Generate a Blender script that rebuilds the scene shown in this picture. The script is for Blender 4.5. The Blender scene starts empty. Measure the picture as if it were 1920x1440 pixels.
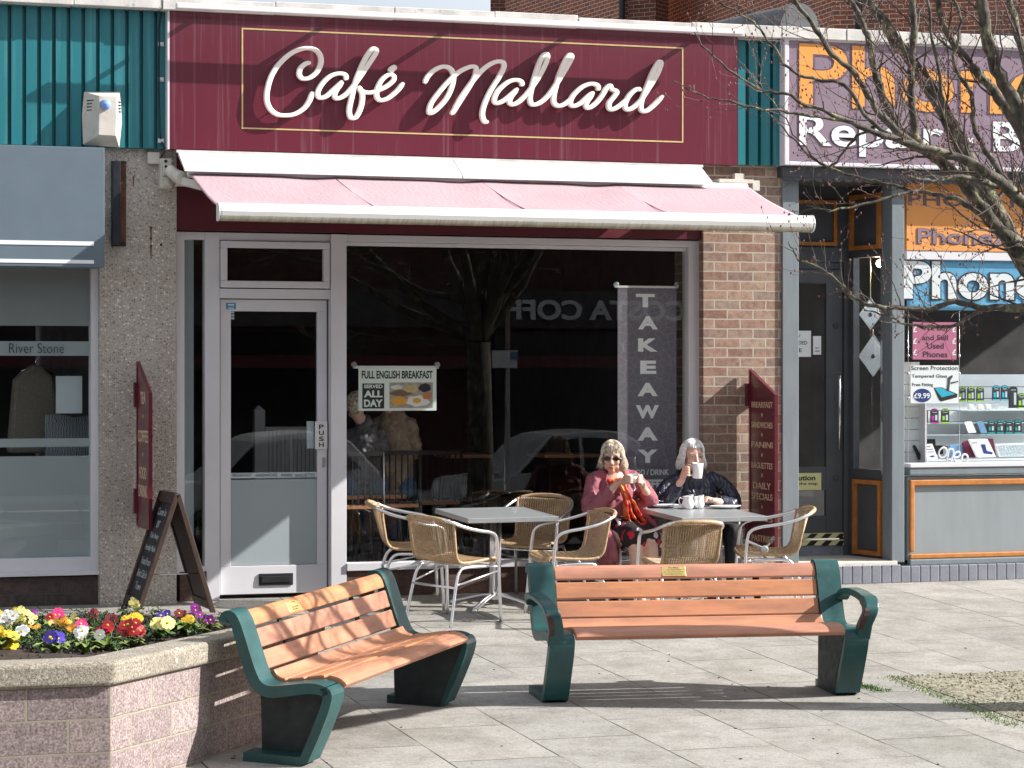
import bpy, bmesh, math, random
from mathutils import Vector, Matrix, Quaternion
random.seed(7)
R = math.radians
scn = bpy.context.scene
# ---------------------------------------------------------------- camera
F = 4750.0; TH = math.atan(4750/14000); HY = 700.0; DD = 19.8; CH = 1.708; SL = .049
FW = Vector((math.sin(TH), math.cos(TH), 0)); RT = Vector((math.cos(TH), -math.sin(TH), 0)); UP = Vector((0, 0, 1))
CAM = Vector((-DD*math.sin(TH), -DD*math.cos(TH), CH))
cd = bpy.data.cameras.new('camera'); cam = bpy.data.objects.new('camera', cd); scn.collection.objects.link(cam)
cam.location = CAM; cam.rotation_euler = (R(90), 0, -TH)
cd.sensor_width = 36; cd.lens = F/1920*36; cd.shift_y = -20/1920; cd.clip_end = 500; cd.clip_start = .1
scn.camera = cam
# ---------------------------------------------------------------- sky, sun, exposure
SUN = Vector((3.2, -1, 2.08)).normalized()
w = bpy.data.worlds.new('World'); scn.world = w; w.use_nodes = True
nt = w.node_tree; nt.nodes.clear()
sky = nt.nodes.new('ShaderNodeTexSky'); sky.sky_type = 'NISHITA'; sky.sun_disc = False
sky.sun_elevation = math.asin(SUN.z); sky.sun_rotation = math.atan2(SUN.x, SUN.y); sky.dust_density = 3.0; sky.air_density = 1.0; sky.ozone_density = 1.0
bg = nt.nodes.new('ShaderNodeBackground'); bg.inputs[1].default_value = .083
wo = nt.nodes.new('ShaderNodeOutputWorld')
cl = nt.nodes.new('ShaderNodeTexNoise'); cl.inputs['Scale'].default_value = 2.2; cl.inputs['Detail'].default_value = 7; tcw = nt.nodes.new('ShaderNodeTexCoord'); nt.links.new(tcw.outputs['Generated'], cl.inputs['Vector'])
cr = nt.nodes.new('ShaderNodeValToRGB'); cr.color_ramp.elements[0].position = .35; cr.color_ramp.elements[0].color = (.35,.35,.35,1); cr.color_ramp.elements[1].position = .6; cr.color_ramp.elements[1].color = (.8,.8,.8,1); nt.links.new(cl.outputs['Fac'], cr.inputs[0])
mxw = nt.nodes.new('ShaderNodeMix'); mxw.data_type = 'RGBA'; nt.links.new(cr.outputs[0], mxw.inputs[0]); nt.links.new(sky.outputs[0], mxw.inputs[6]); mxw.inputs[7].default_value = (6.2, 6.5, 7.0, 1)
nt.links.new(mxw.outputs[2], bg.inputs[0]); nt.links.new(bg.outputs[0], wo.inputs[0])
sd = bpy.data.lights.new('sun', 'SUN'); sd.energy = 5.0; sd.angle = R(.5); sd.color = (1, .965, .92)
so = bpy.data.objects.new('sun', sd); scn.collection.objects.link(so); so.rotation_euler = (-SUN).to_track_quat('-Z', 'Y').to_euler(); so.location = SUN*30
scn.view_settings.view_transform = 'Standard'; scn.view_settings.look = 'None'; scn.view_settings.exposure = .97; scn.view_settings.gamma = 1
scn.cycles.max_bounces = 8; scn.cycles.transparent_max_bounces = 24; scn.cycles.sample_clamp_indirect = 6

# ---------------------------------------------------------------- pixel helpers: a pixel of the photo onto a real plane of the place
def ray(x, y): return FW + RT*((x-960)/F) - UP*((y-HY)/F)
def W(x, y, yy=0.0):
    r = ray(x, y); return CAM + r*((yy-CAM.y)/r.y)
def G(x, y, h=0.0):
    r = ray(x, y); return CAM + r*((h+SL*CAM.y-CAM.z)/(r.z-SL*r.y))
def P3(x, y, Y): return CAM + ray(x, y)*Y
# ---------------------------------------------------------------- mesh helpers
class MB:
    def __init__(s): s.v = []; s.f = []; s.m = []; s.mi = 0; s.sm = []
    def add(s, vs, fs, smooth=False):
        o = len(s.v); s.v += [tuple(v) for v in vs]
        for f in fs: s.f.append([i+o for i in f]); s.m.append(s.mi); s.sm.append(smooth)
    def box(s, x0, x1, y0, y1, z0, z1):
        if x0 > x1: x0, x1 = x1, x0
        if y0 > y1: y0, y1 = y1, y0
        if z0 > z1: z0, z1 = z1, z0
        s.add([(x0,y0,z0),(x1,y0,z0),(x1,y1,z0),(x0,y1,z0),(x0,y0,z1),(x1,y0,z1),(x1,y1,z1),(x0,y1,z1)],
              [(0,3,2,1),(4,5,6,7),(0,1,5,4),(1,2,6,5),(2,3,7,6),(3,0,4,7)])
        return s
    def pbox(s, a, b, c, d, y, dep=.05):      # pixel box a,b..c,d on plane y, front face there, going back dep
        x0, x1 = W(a, (b+d)/2, y).x, W(c, (b+d)/2, y).x; z1, z0 = W((a+c)/2, b, y).z, W((a+c)/2, d, y).z
        return s.box(x0, x1, y, y+dep, z0, z1)
    def obox(s, c, ax, ay, az):               # centre and three half axes
        c = Vector(c); ax = Vector(ax); ay = Vector(ay); az = Vector(az); vs = []
        for k in (-1, 1):
            for i, j in ((-1,-1),(1,-1),(1,1),(-1,1)): vs.append(c+ax*i+ay*j+az*k)
        s.add(vs, [(0,3,2,1),(4,5,6,7),(0,1,5,4),(1,2,6,5),(2,3,7,6),(3,0,4,7)]); return s
    def tube(s, pts, rad, n=8, caps=True, flat=None, up=None):
        pts = [Vector(p) for p in pts]; m = len(pts)
        rr = rad if isinstance(rad, list) else [rad]*m
        vs = []; prev = None
        for i, p in enumerate(pts):
            t = (pts[min(i+1, m-1)]-pts[max(i-1, 0)])
            t = t.normalized() if t.length > 1e-9 else Vector((0,0,1))
            if prev is None:
                u = Vector(up) if up else (Vector((0,0,1)) if abs(t.z) < .9 else Vector((1,0,0)))
                a = (u - t*u.dot(t)).normalized()
            else:
                a = prev - t*prev.dot(t); a = a.normalized() if a.length > 1e-6 else prev
            prev = a; b = t.cross(a); r = rr[i]; r2 = r*(flat or 1) if not isinstance(r, tuple) else r[1]
            if isinstance(r, tuple): r = r[0]
            for k in range(n):
                q = 2*math.pi*k/n; vs.append(p + a*(math.cos(q)*r2) + b*(math.sin(q)*r))
        fs = [(i*n+k, i*n+(k+1) % n, (i+1)*n+(k+1) % n, (i+1)*n+k) for i in range(m-1) for k in range(n)]
        if caps: fs += [tuple(reversed(range(n))), tuple((m-1)*n+k for k in range(n))]
        s.add(vs, fs, n > 4); return s
    def ball(s, c, r, n=10, m=7, rot=None):
        c = Vector(c); r = r if isinstance(r, (tuple, list)) else (r, r, r); vs = []
        for i in range(m+1):
            a = math.pi*i/m
            for k in range(n):
                q = 2*math.pi*k/n; v = Vector((r[0]*math.sin(a)*math.cos(q), r[1]*math.sin(a)*math.sin(q), r[2]*math.cos(a)))
                vs.append(c + (rot @ v if rot else v))
        s.add(vs, [(i*n+k, (i+1)*n+k, (i+1)*n+(k+1) % n, i*n+(k+1) % n) for i in range(m) for k in range(n)], True); return s
    def lathe(s, c, prof, n=24, ax=None):     # prof of (r, z); ax rotates
        c = Vector(c); vs = []
        for r, z in prof:
            for k in range(n):
                q = 2*math.pi*k/n; v = Vector((r*math.cos(q), r*math.sin(q), z)); vs.append(c + (ax @ v if ax else v))
        m = len(prof)
        s.add(vs, [(i*n+k, i*n+(k+1) % n, (i+1)*n+(k+1) % n, (i+1)*n+k) for i in range(m-1) for k in range(n)], True); return s
    def prism(s, poly, a, b, fn):             # 2D polygon extruded a..b; fn(u, v, w) -> point
        n = len(poly); vs = [fn(u, v, a) for u, v in poly]+[fn(u, v, b) for u, v in poly]
        s.add(vs, [tuple(range(n)), tuple(reversed(range(n, 2*n)))]+[(i, n+i, n+(i+1) % n, (i+1) % n) for i in range(n)]); return s
    def path(s, poly, th, a, b, fn, closed=False):   # 2D polyline thickened in its plane and extruded a..b
        n = len(poly); P = [Vector(p) for p in poly]; L = []; Q = []
        T = th if isinstance(th, (list, tuple)) else [th]*n
        for i in range(n):
            t = (P[(i+1) % n if closed else min(i+1, n-1)]-P[(i-1) % n if closed else max(i-1, 0)]).normalized(); nn = Vector((-t.y, t.x))
            L.append(P[i]+nn*T[i]/2); Q.append(P[i]-nn*T[i]/2)
        vs = []
        for i in range(n): vs += [fn(L[i].x, L[i].y, a), fn(Q[i].x, Q[i].y, a), fn(Q[i].x, Q[i].y, b), fn(L[i].x, L[i].y, b)]
        fs = []
        for i in range(n if closed else n-1):
            j = (i+1) % n
            for k in range(4): fs.append((i*4+k, j*4+k, j*4+(k+1) % 4, i*4+(k+1) % 4))
        if not closed: fs += [(3, 2, 1, 0), ((n-1)*4, (n-1)*4+1, (n-1)*4+2, (n-1)*4+3)]
        s.add(vs, fs); return s
    def build(s, name, mats, parent=None, bevel=0, smooth=False, loc=None, fix=True, **kw):
        me = bpy.data.meshes.new(name); me.from_pydata(s.v, [], s.f); 
        for m in (mats if isinstance(mats, (list, tuple)) else [mats]): me.materials.append(m)
        for p, mi, sm in zip(me.polygons, s.m, s.sm): p.material_index = mi; p.use_smooth = smooth or sm
        if fix:
            bm = bmesh.new(); bm.from_mesh(me); bmesh.ops.recalc_face_normals(bm, faces=bm.faces); bm.to_mesh(me); bm.free()
        me.update()
        o = bpy.data.objects.new(name, me); scn.collection.objects.link(o)
        if parent is not None:
            o.parent = parent
            if not parent.get('local'): o.location = -parent.location
            if parent.parent is not None and not parent.get('local'): o.location = (0, 0, 0)
        elif loc is None and s.v and not kw.pop('keep', False):
            xs = [v[0] for v in s.v]; ys = [v[1] for v in s.v]; zs = [v[2] for v in s.v]
            c = Vector(((min(xs)+max(xs))/2, (min(ys)+max(ys))/2, min(zs))); me.transform(Matrix.Translation(-c)); o.location = c
        if bevel:
            b = o.modifiers.new('b', 'BEVEL'); b.width = bevel; b.segments = 2; b.limit_method = 'ANGLE'; b.angle_limit = R(40)
        if kw: tag(o, **kw)
        return o
def tag(o, label=None, cat=None, group=None, kind=None):
    if label: o['label'] = label
    if cat: o['category'] = cat
    if group: o['group'] = group
    if kind: o['kind'] = kind
    return o
def thing(name, label, cat, loc=(0,0,0), group=None, local=False, kind=None):
    o = bpy.data.objects.new(name, None); scn.collection.objects.link(o); o.location = loc; o.empty_display_size = .1
    tag(o, label, cat, group, kind)
    if local: o['local'] = 1
    return o
TILT = math.atan(SL)
def place(o, x, y, rz=0, h=0, flat=False):
    m = Matrix.Translation((x, y, SL*y+h))
    if not flat: m = m @ Matrix.Rotation(TILT, 4, 'X')
    o.matrix_basis = m @ Matrix.Rotation(rz, 4, 'Z'); return o
def copy_tree(o, parent=None):
    c = o.copy(); scn.collection.objects.link(c); c.parent = parent
    for ch in [k for k in KIDS if k.parent is o] if False else list(o.children): copy_tree(ch, c)
    return c
def spline(pts, n=6, closed=False):
    P = [Vector(p) for p in pts]; out = []; m = len(P)
    for i in range(m if closed else m-1):
        p0 = P[(i-1) % m] if closed or i > 0 else P[i]*2-P[i+1]; p1 = P[i]; p2 = P[(i+1) % m]
        p3 = P[(i+2) % m] if closed or i+2 < m else P[-1]*2-P[-2]
        for k in range(n):
            t = k/n; out.append(.5*((2*p1)+(p2-p0)*t+(2*p0-5*p1+4*p2-p3)*t*t+(3*p1-p0-3*p2+p3)*t**3))
    if not closed: out.append(P[-1])
    return out
_tc = {}
def glyphs(s, off=0.0, ext=0.0):
    key = (s, off, ext)
    if key not in _tc:
        c = bpy.data.curves.new('t', 'FONT'); c.body = s; c.offset = off; c.extrude = ext; c.resolution_u = 4
        o = bpy.data.objects.new('t', c); scn.collection.objects.link(o)
        dg = bpy.context.evaluated_depsgraph_get(); me = o.evaluated_get(dg).to_mesh()
        _tc[key] = ([v.co.copy() for v in me.vertices], [list(p.vertices) for p in me.polygons]); o.evaluated_get(dg).to_mesh_clear()
        bpy.data.objects.remove(o); bpy.data.curves.remove(c)
    return _tc[key]
def text(mb, s, fn, off=0.0, th=.0015):       # fn(u, v, w) with u, v in 0..1 over the written box
    vs, fs = glyphs(s, off, .01)
    x0 = min(v.x for v in vs); x1 = max(v.x for v in vs); y0 = min(v.y for v in vs); y1 = max(v.y for v in vs)
    mb.add([fn((v.x-x0)/(x1-x0), (v.y-y0)/(y1-y0), th if v.z > 0 else 0) for v in vs], fs)
def ptext(mb, s, a, b, c, d, y, off=0.0, th=.0015, slope=0):
    A = W(a, (b+d)/2, y); B = W(c, (b+d)/2, y); z1 = W((a+c)/2, b, y).z; z0 = W((a+c)/2, d, y).z
    text(mb, s, lambda u, v, ww: (A.x+(B.x-A.x)*u, y-ww, z0+(z1-z0)*v), off, th)

# ---------------------------------------------------------------- materials
MATS = {}
class NT:
    def __init__(s, name):
        s.m = bpy.data.materials.new(name); s.m.use_nodes = True; s.t = s.m.node_tree; s.b = s.t.nodes['Principled BSDF']; s.out = s.t.nodes['Material Output']
        MATS[name] = s.m
    def n(s, kind, **kw):
        o = s.t.nodes.new(kind)
        for k, v in kw.items():
            if k.startswith('_'): setattr(o, k[1:], v)
            else: o.inputs[k.replace('_', ' ')].default_value = v
        return o
    def l(s, a, b): s.t.links.new(a, b)
    def coord(s, scale=(1,1,1), kind='Object', rot=(0,0,0)):
        c = s.n('ShaderNodeTexCoord'); m = s.n('ShaderNodeMapping'); m.inputs['Scale'].default_value = scale; m.inputs['Rotation'].default_value = rot
        s.l(c.outputs[kind], m.inputs[0]); return m.outputs[0]
    def noise(s, vec, scale, detail=4, rough=.55):
        o = s.n('ShaderNodeTexNoise', Scale=scale, Detail=detail, Roughness=rough); s.l(vec, o.inputs['Vector']); return o.outputs['Fac']
    def ramp(s, fac, stops):
        o = s.n('ShaderNodeValToRGB'); e = o.color_ramp.elements
        while len(e) > len(stops): e.remove(e[-1])
        while len(e) < len(stops): e.new(.5)
        for k, (p, c) in zip(e, stops): k.position = p; k.color = (*c, 1) if len(c) == 3 else c
        s.l(fac, o.inputs[0]); return o.outputs[0]
    def mix(s, fac, a, b, mode='MIX'):
        o = s.n('ShaderNodeMix', _data_type='RGBA', _blend_type=mode)
        for i, v in ((0, fac), (6, a), (7, b)):
            if isinstance(v, (int, float)): o.inputs[i].default_value = v
            elif isinstance(v, (tuple, list)): o.inputs[i].default_value = (*v, 1)
            else: s.l(v, o.inputs[i])
        return o.outputs[2]
    def bump(s, h, strength=.3, dist=.01, chain=None):
        o = s.n('ShaderNodeBump', Strength=strength, Distance=dist); s.l(h, o.inputs['Height'])
        if chain: s.l(chain, o.inputs['Normal'])
        s.l(o.outputs[0], s.b.inputs['Normal']); return o.outputs[0]
    def col(s, v):
        if isinstance(v, (tuple, list)): s.b.inputs['Base Color'].default_value = (*v, 1)
        else: s.l(v, s.b.inputs['Base Color'])
    def pr(s, rough=.6, metal=0, spec=.5, coat=0):
        s.b.inputs['Roughness'].default_value = rough; s.b.inputs['Metallic'].default_value = metal
        s.b.inputs['Specular IOR Level'].default_value = spec; s.b.inputs['Coat Weight'].default_value = coat
def K(name, c, rough=.6, metal=0, var=.12, scale=6, bump=0, bscale=80, spec=.5, coat=0, sc3=(1,1,1), dirt=None):
    n = NT(name); n.pr(rough, metal, spec, coat); v = n.coord(sc3); f = n.noise(v, scale)
    col = n.mix(n.ramp(f, [(.3, (0,0,0)), (.7, (1,1,1))]), tuple(x*(1-var) for x in c), tuple(min(1, x*(1+var)) for x in c))
    if dirt:
        g = n.ramp(n.noise(v, dirt[0], 6, .7), [(dirt[1], (0,0,0)), (dirt[1]+.12, (1,1,1))]); col = n.mix(g, col, dirt[2])
    n.col(col)
    r = n.ramp(n.noise(v, scale*2.3), [(.3, (rough*.85,)*3), (.7, (min(1, rough*1.15),)*3)]); n.l(r, n.b.inputs['Roughness'])
    if bump: n.bump(n.noise(v, bscale, 5), bump, .004)
    return n.m
def brick(name, cols, mortar, bw=.225, bh=.075, ms=.01, bump=.6, face='xz', grain=150, soot=0, gk=.62):
    n = NT(name); n.pr(.9, 0, .2); c = n.n('ShaderNodeTexCoord'); sp = n.n('ShaderNodeSeparateXYZ'); n.l(c.outputs['Object'], sp.inputs[0])
    ad = n.n('ShaderNodeMath', _operation='ADD'); n.l(sp.outputs[0], ad.inputs[0]); n.l(sp.outputs[1], ad.inputs[1])
    cb = n.n('ShaderNodeCombineXYZ'); n.l(ad.outputs[0], cb.inputs[0]); n.l(sp.outputs[2], cb.inputs[1])
    wob = n.n('ShaderNodeTexNoise', Scale=9.0, Detail=3); n.l(c.outputs['Object'], wob.inputs['Vector'])
    sub = n.n('ShaderNodeVectorMath', _operation='SUBTRACT'); n.l(wob.outputs['Color'], sub.inputs[0]); sub.inputs[1].default_value = (.5, .5, .5)
    scl = n.n('ShaderNodeVectorMath', _operation='SCALE'); n.l(sub.outputs[0], scl.inputs[0]); scl.inputs[3].default_value = .012
    vv = n.n('ShaderNodeVectorMath', _operation='ADD'); n.l(cb.outputs[0], vv.inputs[0]); n.l(scl.outputs[0], vv.inputs[1])
    def bt():
        b = n.n('ShaderNodeTexBrick', Scale=1.0); b.inputs['Brick Width'].default_value = bw; b.inputs['Row Height'].default_value = bh
        b.inputs['Mortar Size'].default_value = ms/2; b.inputs['Mortar Smooth'].default_value = .25; n.l(vv.outputs[0], b.inputs['Vector']); return b
    b = bt(); b.inputs['Color1'].default_value = (0,0,0,1); b.inputs['Color2'].default_value = (1,1,1,1); b.inputs['Mortar'].default_value = (.5,.5,.5,1)
    k = len(cols); rc = n.ramp(b.outputs['Color'], [(i/(k-1), cc) for i, cc in enumerate(cols)])
    gr = n.noise(c.outputs['Object'], grain, 3, .7); med = n.noise(c.outputs['Object'], 22, 4, .6)
    rc = n.mix(n.ramp(gr, [(.38, (0,0,0)), (.62, (1,1,1))]), n.mix(1.0, rc, (gk, gk, gk), 'MULTIPLY'), n.mix(1.0, rc, (1.25, 1.25, 1.25), 'MULTIPLY'))
    rc = n.mix(n.ramp(med, [(.38, (.8,)*3), (.58, (0,0,0))]), rc, n.mix(1.0, rc, (.68, .66, .66), 'MULTIPLY'))
    mo = n.mix(n.ramp(gr, [(.3, (0,0,0)), (.7, (1,1,1))]), mortar, tuple(x*.75 for x in mortar))
    col = n.mix(b.outputs['Fac'], rc, mo)
    if soot:
        col = n.mix(n.ramp(n.noise(n.coord((1,1,.35)), 1.4, 5), [(.45, (0,0,0)), (.75, (soot,)*3)]), col, n.mix(1.0, col, (.5,.48,.46), 'MULTIPLY'))
    n.col(col)
    inv = n.n('ShaderNodeMath', _operation='SUBTRACT'); inv.inputs[0].default_value = 1; n.l(b.outputs['Fac'], inv.inputs[1])
    ch = n.bump(inv.outputs[0], bump, .008); n.bump(gr, .35, .003, ch)
    return n.m

def glass(name, tint=(.98,.99,.985), ior=1.5):
    n = NT(name); t = n.n('ShaderNodeBsdfTransparent'); t.inputs[0].default_value = (*tint, 1); g = n.n('ShaderNodeBsdfGlossy'); g.inputs['Roughness'].default_value = 0
    f = n.n('ShaderNodeFresnel', IOR=ior); mx = n.n('ShaderNodeMixShader'); ge = n.n('ShaderNodeNewGeometry'); iv = n.n('ShaderNodeMath', _operation='SUBTRACT'); iv.inputs[0].default_value = 1; n.l(ge.outputs['Backfacing'], iv.inputs[1]); fm = n.n('ShaderNodeMath', _operation='MULTIPLY'); n.l(iv.outputs[0], fm.inputs[0]); n.l(f.outputs[0], fm.inputs[1]); n.l(fm.outputs[0], mx.inputs[0]); n.l(t.outputs[0], mx.inputs[1]); n.l(g.outputs[0], mx.inputs[2])
    n.l(mx.outputs[0], n.out.inputs[0]); return n.m
glass('glass', ior=1.8); glass('clear_glass', (.98,.99,.99), 1.5)
def film(name, c, see=.3):
    n = NT(name); t = n.n('ShaderNodeBsdfTransparent'); n.pr(.25, 0, .5); n.col(c); mx = n.n('ShaderNodeMixShader'); mx.inputs[0].default_value = see
    n.l(n.b.outputs[0], mx.inputs[1]); n.l(t.outputs[0], mx.inputs[2]); n.l(mx.outputs[0], n.out.inputs[0]); return n.m
film('frosted', (.43, .49, .51), .3); film('frosted_dark', (.30, .33, .34), .25); film('plastic_bag', (.55, .6, .62), .7)
brick('buff_brick', [(.27,.16,.12), (.40,.285,.215), (.25,.175,.15), (.46,.355,.27), (.31,.185,.145), (.41,.28,.21)], (.50,.44,.37), .225, .0765, .013)
brick('rear_brick', [(.30,.095,.065), (.40,.14,.09), (.24,.10,.085), (.35,.12,.08)], (.75,.60,.42), .225, .075, .012, .2)
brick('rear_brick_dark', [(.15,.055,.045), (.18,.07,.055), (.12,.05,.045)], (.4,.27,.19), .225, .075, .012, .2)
brick('plinth_brick', [(.10,.075,.07), (.14,.10,.09), (.085,.07,.065)], (.10,.09,.085), .235, .09, .012, .7)
brick('plinth_brick_brown', [(.13,.08,.065), (.16,.10,.08), (.11,.07,.06)], (.10,.085,.075), .33, .11, .012, .6)
brick('planter_block', [(.34,.275,.265), (.38,.31,.30), (.31,.25,.245), (.41,.335,.32)], (.36,.32,.26), .40, .163, .014, .9, grain=75, soot=.7, gk=.5)
brick('opposite_brick', [(.10,.045,.035), (.14,.06,.045), (.09,.045,.04)], (.16,.13,.11), .225, .075, .012, .2)
K('white_metal', (.66, .65, .68), .35, 0, .04, 3, .05, 200, dirt=(9, .68, (.42,.40,.38)))
K('white_plastic', (.72, .72, .71), .35, 0, .04, 6)
K('white_dirty', (.60, .56, .50), .5, 0, .12, 9, .1, 60, dirt=(14, .6, (.34, .29, .18)))
K('grey_paint', (.17, .20, .22), .55, 0, .10, 5, .12, 60, sc3=(3,3,.5))
K('grey_paint_dark', (.075, .08, .09), .55, 0, .12, 5, .1, 60)
K('panel_grey', (.24, .27, .285), .6, 0, .07, 4, .08, 40, sc3=(2,2,.4))
K('canopy_grey', (.115, .155, .19), .5, 0, .05, 3)
K('cream', (.86, .82, .74), .45, 0, .04, 8)
K('gold', (.62, .48, .22), .4, .2, .1, 20)
K('gold_text', (.60, .44, .30), .5, 0, .05, 20)
K('orange_mould', (.46, .17, .035), .5, 0, .2, 14, .15, 90)
K('tile_grey', (.22, .23, .27), .28, 0, .12, 5, .05, 30)
K('lead', (.06, .065, .075), .6, .2, .3, 7, .5, 40)
K('coping', (.58, .56, .53), .85, 0, .2, 5, .4, 50, dirt=(11, .62, (.22,.20,.17)))
K('black', (.012, .012, .013), .5, 0, .1, 6)
K('dark_iron', (.018, .022, .028), .4, .3, .3, 9, .3, 50, dirt=(7, .62, (.10,.03,.015)))
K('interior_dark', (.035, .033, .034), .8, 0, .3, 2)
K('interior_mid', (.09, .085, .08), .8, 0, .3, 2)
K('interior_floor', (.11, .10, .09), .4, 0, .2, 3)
K('wood_light', (.45, .20, .10), .4, 0, .2, 14, sc3=(.3,4,4))
K('wood_dark', (.045, .024, .016), .55, 0, .35, 10, .3, 60, sc3=(4,4,.6))
K('white_wood', (.50, .52, .54), .5, 0, .05, 6)
K('maroon_paint', (.115, .012, .024), .3, 0, .06, 4, coat=.3)
K('maroon_panel', (.09, .008, .016), .4, 0, .12, 3)
K('steel', (.62, .62, .63), .18, 1, .05, 6)
K('aluminium', (.80, .80, .82), .32, 1, .05, 8, .05, 150)
K('table_slats', (.33, .35, .36), .35, .3, .06, 12, sc3=(1,8,1))
K('china', (.84, .84, .83), .12, 0, .01, 4, coat=.4)
K('paper_white', (.84, .86, .86), .6, 0, .03, 6)
K('paper_green', (.78, .86, .79), .5, 0, .03, 6)
K('paper_yellow', (.70, .68, .34), .5, 0, .03, 6)
K('ink', (.02, .02, .025), .5)
K('pink_card', (.50, .16, .26), .5, 0, .04, 3)
K('blue_banner', (.14, .42, .66), .45, 0, .15, 3, .5, 9)
K('orange_board', (.72, .30, .08), .5, 0, .04, 3)
K('mauve_sign', (.25, .185, .235), .35, 0, .06, 3)
K('mauve_ink', (.13, .09, .13), .4)
K('orange_ink', (.80, .33, .07), .4, 0, .03, 5)
K('white_ink', (.82, .84, .86), .4, 0, .02, 5)
K('pale_ink', (.50, .57, .60), .4, 0, .02, 5)
K('blue_sticker', (.02, .22, .42), .4)
K('slat_wall', (.66, .69, .70), .4, 0, .05, 4)
K('soil', (.035, .022, .016), .95, 0, .5, 30, 1.0, 60)
K('leaf', (.10, .19, .045), .45, 0, .35, 25, .3, 90)
K('leaf_dark', (.045, .085, .03), .5, 0, .4, 30, .3, 90)
K('leaf_pale', (.20, .26, .07), .45, 0, .3, 25, .3, 90)
K('bud', (.20, .075, .06), .6, 0, .3, 40)
K('bench_green', (.011, .066, .066), .38, 0, .22, 7, .25, 90, dirt=(5, .66, (.03, .10, .10)))
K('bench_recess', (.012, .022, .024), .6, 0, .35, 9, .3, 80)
K('bench_worn', (.045, .02, .018), .6, 0, .4, 20, .4, 80)
K('rubber', (.02, .02, .02), .8)
K('brass', (.60, .44, .16), .35, .6, .1, 20)
K('navy_fabric', (.016, .022, .045), .5, 0, .25, 40)
K('pink_coat', (.29, .085, .11), .8, 0, .12, 14, .35, 220)
K('trousers', (.02, .02, .024), .9, 0, .3, 30, .3, 200)
K('jeans', (.06, .12, .22), .9, 0, .3, 40)
K('brown_jacket', (.26, .20, .14), .5, 0, .25, 12, .6, 14)
K('black_jacket', (.10, .10, .11), .45, 0, .25, 12, .6, 14)
K('skin', (.66, .41, .32), .5, 0, .12, 30, .2, 120)
K('skin_pale', (.62, .38, .29), .5, 0, .12, 30, .2, 120)
K('hair_grey', (.56, .48, .38), .45, 0, .7, 45)
K('hair_white', (.78, .77, .74), .45, 0, .35, 45)
K('hair_dark', (.04, .03, .025), .5, 0, .3, 60)
K('lips', (.42, .13, .11), .5)
K('lens', (.015, .012, .014), .08, 0, .1, 4, coat=.6)
K('neon_white', (.8, .8, .84), .3)
K('gravel', (.235, .215, .155), .95, 0, .7, 45, 1.0, 120)
K('road_mat', (.05, .05, .052), .9, 0, .2, 20, .5, 150)
K('car_paint', (.55, .57, .58), .25, 0, .03, 3, coat=.6)
K('roof_lead', (.12, .12, .125), .7, 0, .35, 5, .5, 30)
K('bark', (.070, .061, .048), .9, 0, .8, 22, 1.0, 45, dirt=(14, .52, (.24, .235, .13)), sc3=(1,1,.6))
K('twig', (.085, .062, .05), .8, 0, .45, 30)
K('wool', (.18, .16, .13), .9, 0, .2, 60)
K('red_glaze', (.30, .03, .03), .3)
K('cream_box', (.50, .50, .38), .6)
K('egg_white', (.75, .74, .68), .5); K('yolk', (.75, .38, .05), .4); K('sausage', (.22, .12, .07), .5); K('bean', (.55, .20, .07), .5)
K('pack_dark', (.04, .045, .048), .35); K('pack_lime', (.30, .55, .06), .4); K('pack_cyan', (.04, .45, .62), .4); K('pack_magenta', (.45, .03, .28), .4); K('pack_teal', (.03, .32, .32), .4)
K('case_wine', (.12, .01, .035), .5); K('phone_screen', (.02, .02, .022), .08); K('tablet_metal', (.60, .64, .65), .4, .1); K('notice_blue', (.16, .30, .50), .4); K('navy_ink', (.03, .05, .22), .4)
K('strobe_blue', (.20, .36, .75), .15, 0, .05, 9, coat=.8)
for nm, c in (('crimson', (.42,.008,.02)), ('rose', (.62,.02,.16)), ('maroon_petal', (.14,.006,.012)), ('yellow', (.80,.55,.03)), ('lemon', (.78,.68,.22)), ('white', (.85,.85,.82)), ('violet', (.075,.045,.42)), ('purple', (.26,.012,.28)), ('orange', (.80,.34,.02))):
    K('petal_'+nm, c, .55, 0, .15, 60)
# fascia maroon with rain streaks
n = NT('fascia'); n.pr(.33, 0, .5, .25); v = n.coord((26, 1, .5)); s1 = n.ramp(n.noise(v, 1.0, 5, .65), [(.56, (0,0,0)), (.78, (.30,)*3)])
s2 = n.ramp(n.noise(n.coord((1,1,1)), 1.2, 3), [(.4, (0,0,0)), (.7, (.10,)*3)])
c = n.mix(s1, (.115, .011, .026), (.42, .30, .34)); c = n.mix(s2, c, (.15, .035, .06)); n.col(c)
# ribbed teal cladding, its white reflection painted in as pale streaks
n = NT('teal'); n.pr(.34, .15, .5); s1 = n.ramp(n.noise(n.coord((22, 22, .8)), 1.0, 5, .6), [(.5, (0,0,0)), (.8, (.35,)*3)])
n.col(n.mix(s1, (.023, .185, .215), (.20, .46, .50)))
# awning canvas
n = NT('canvas'); n.pr(.85, 0, .2); b_ = n.noise(n.coord((1,1,1)), 2.2, 4); n.col(n.mix(b_, (.46, .335, .36), (.37, .25, .28)))
wv = n.noise(n.coord((4, 1.2, 1)), 9, 4); n.bump(wv, .25, .02)
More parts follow.
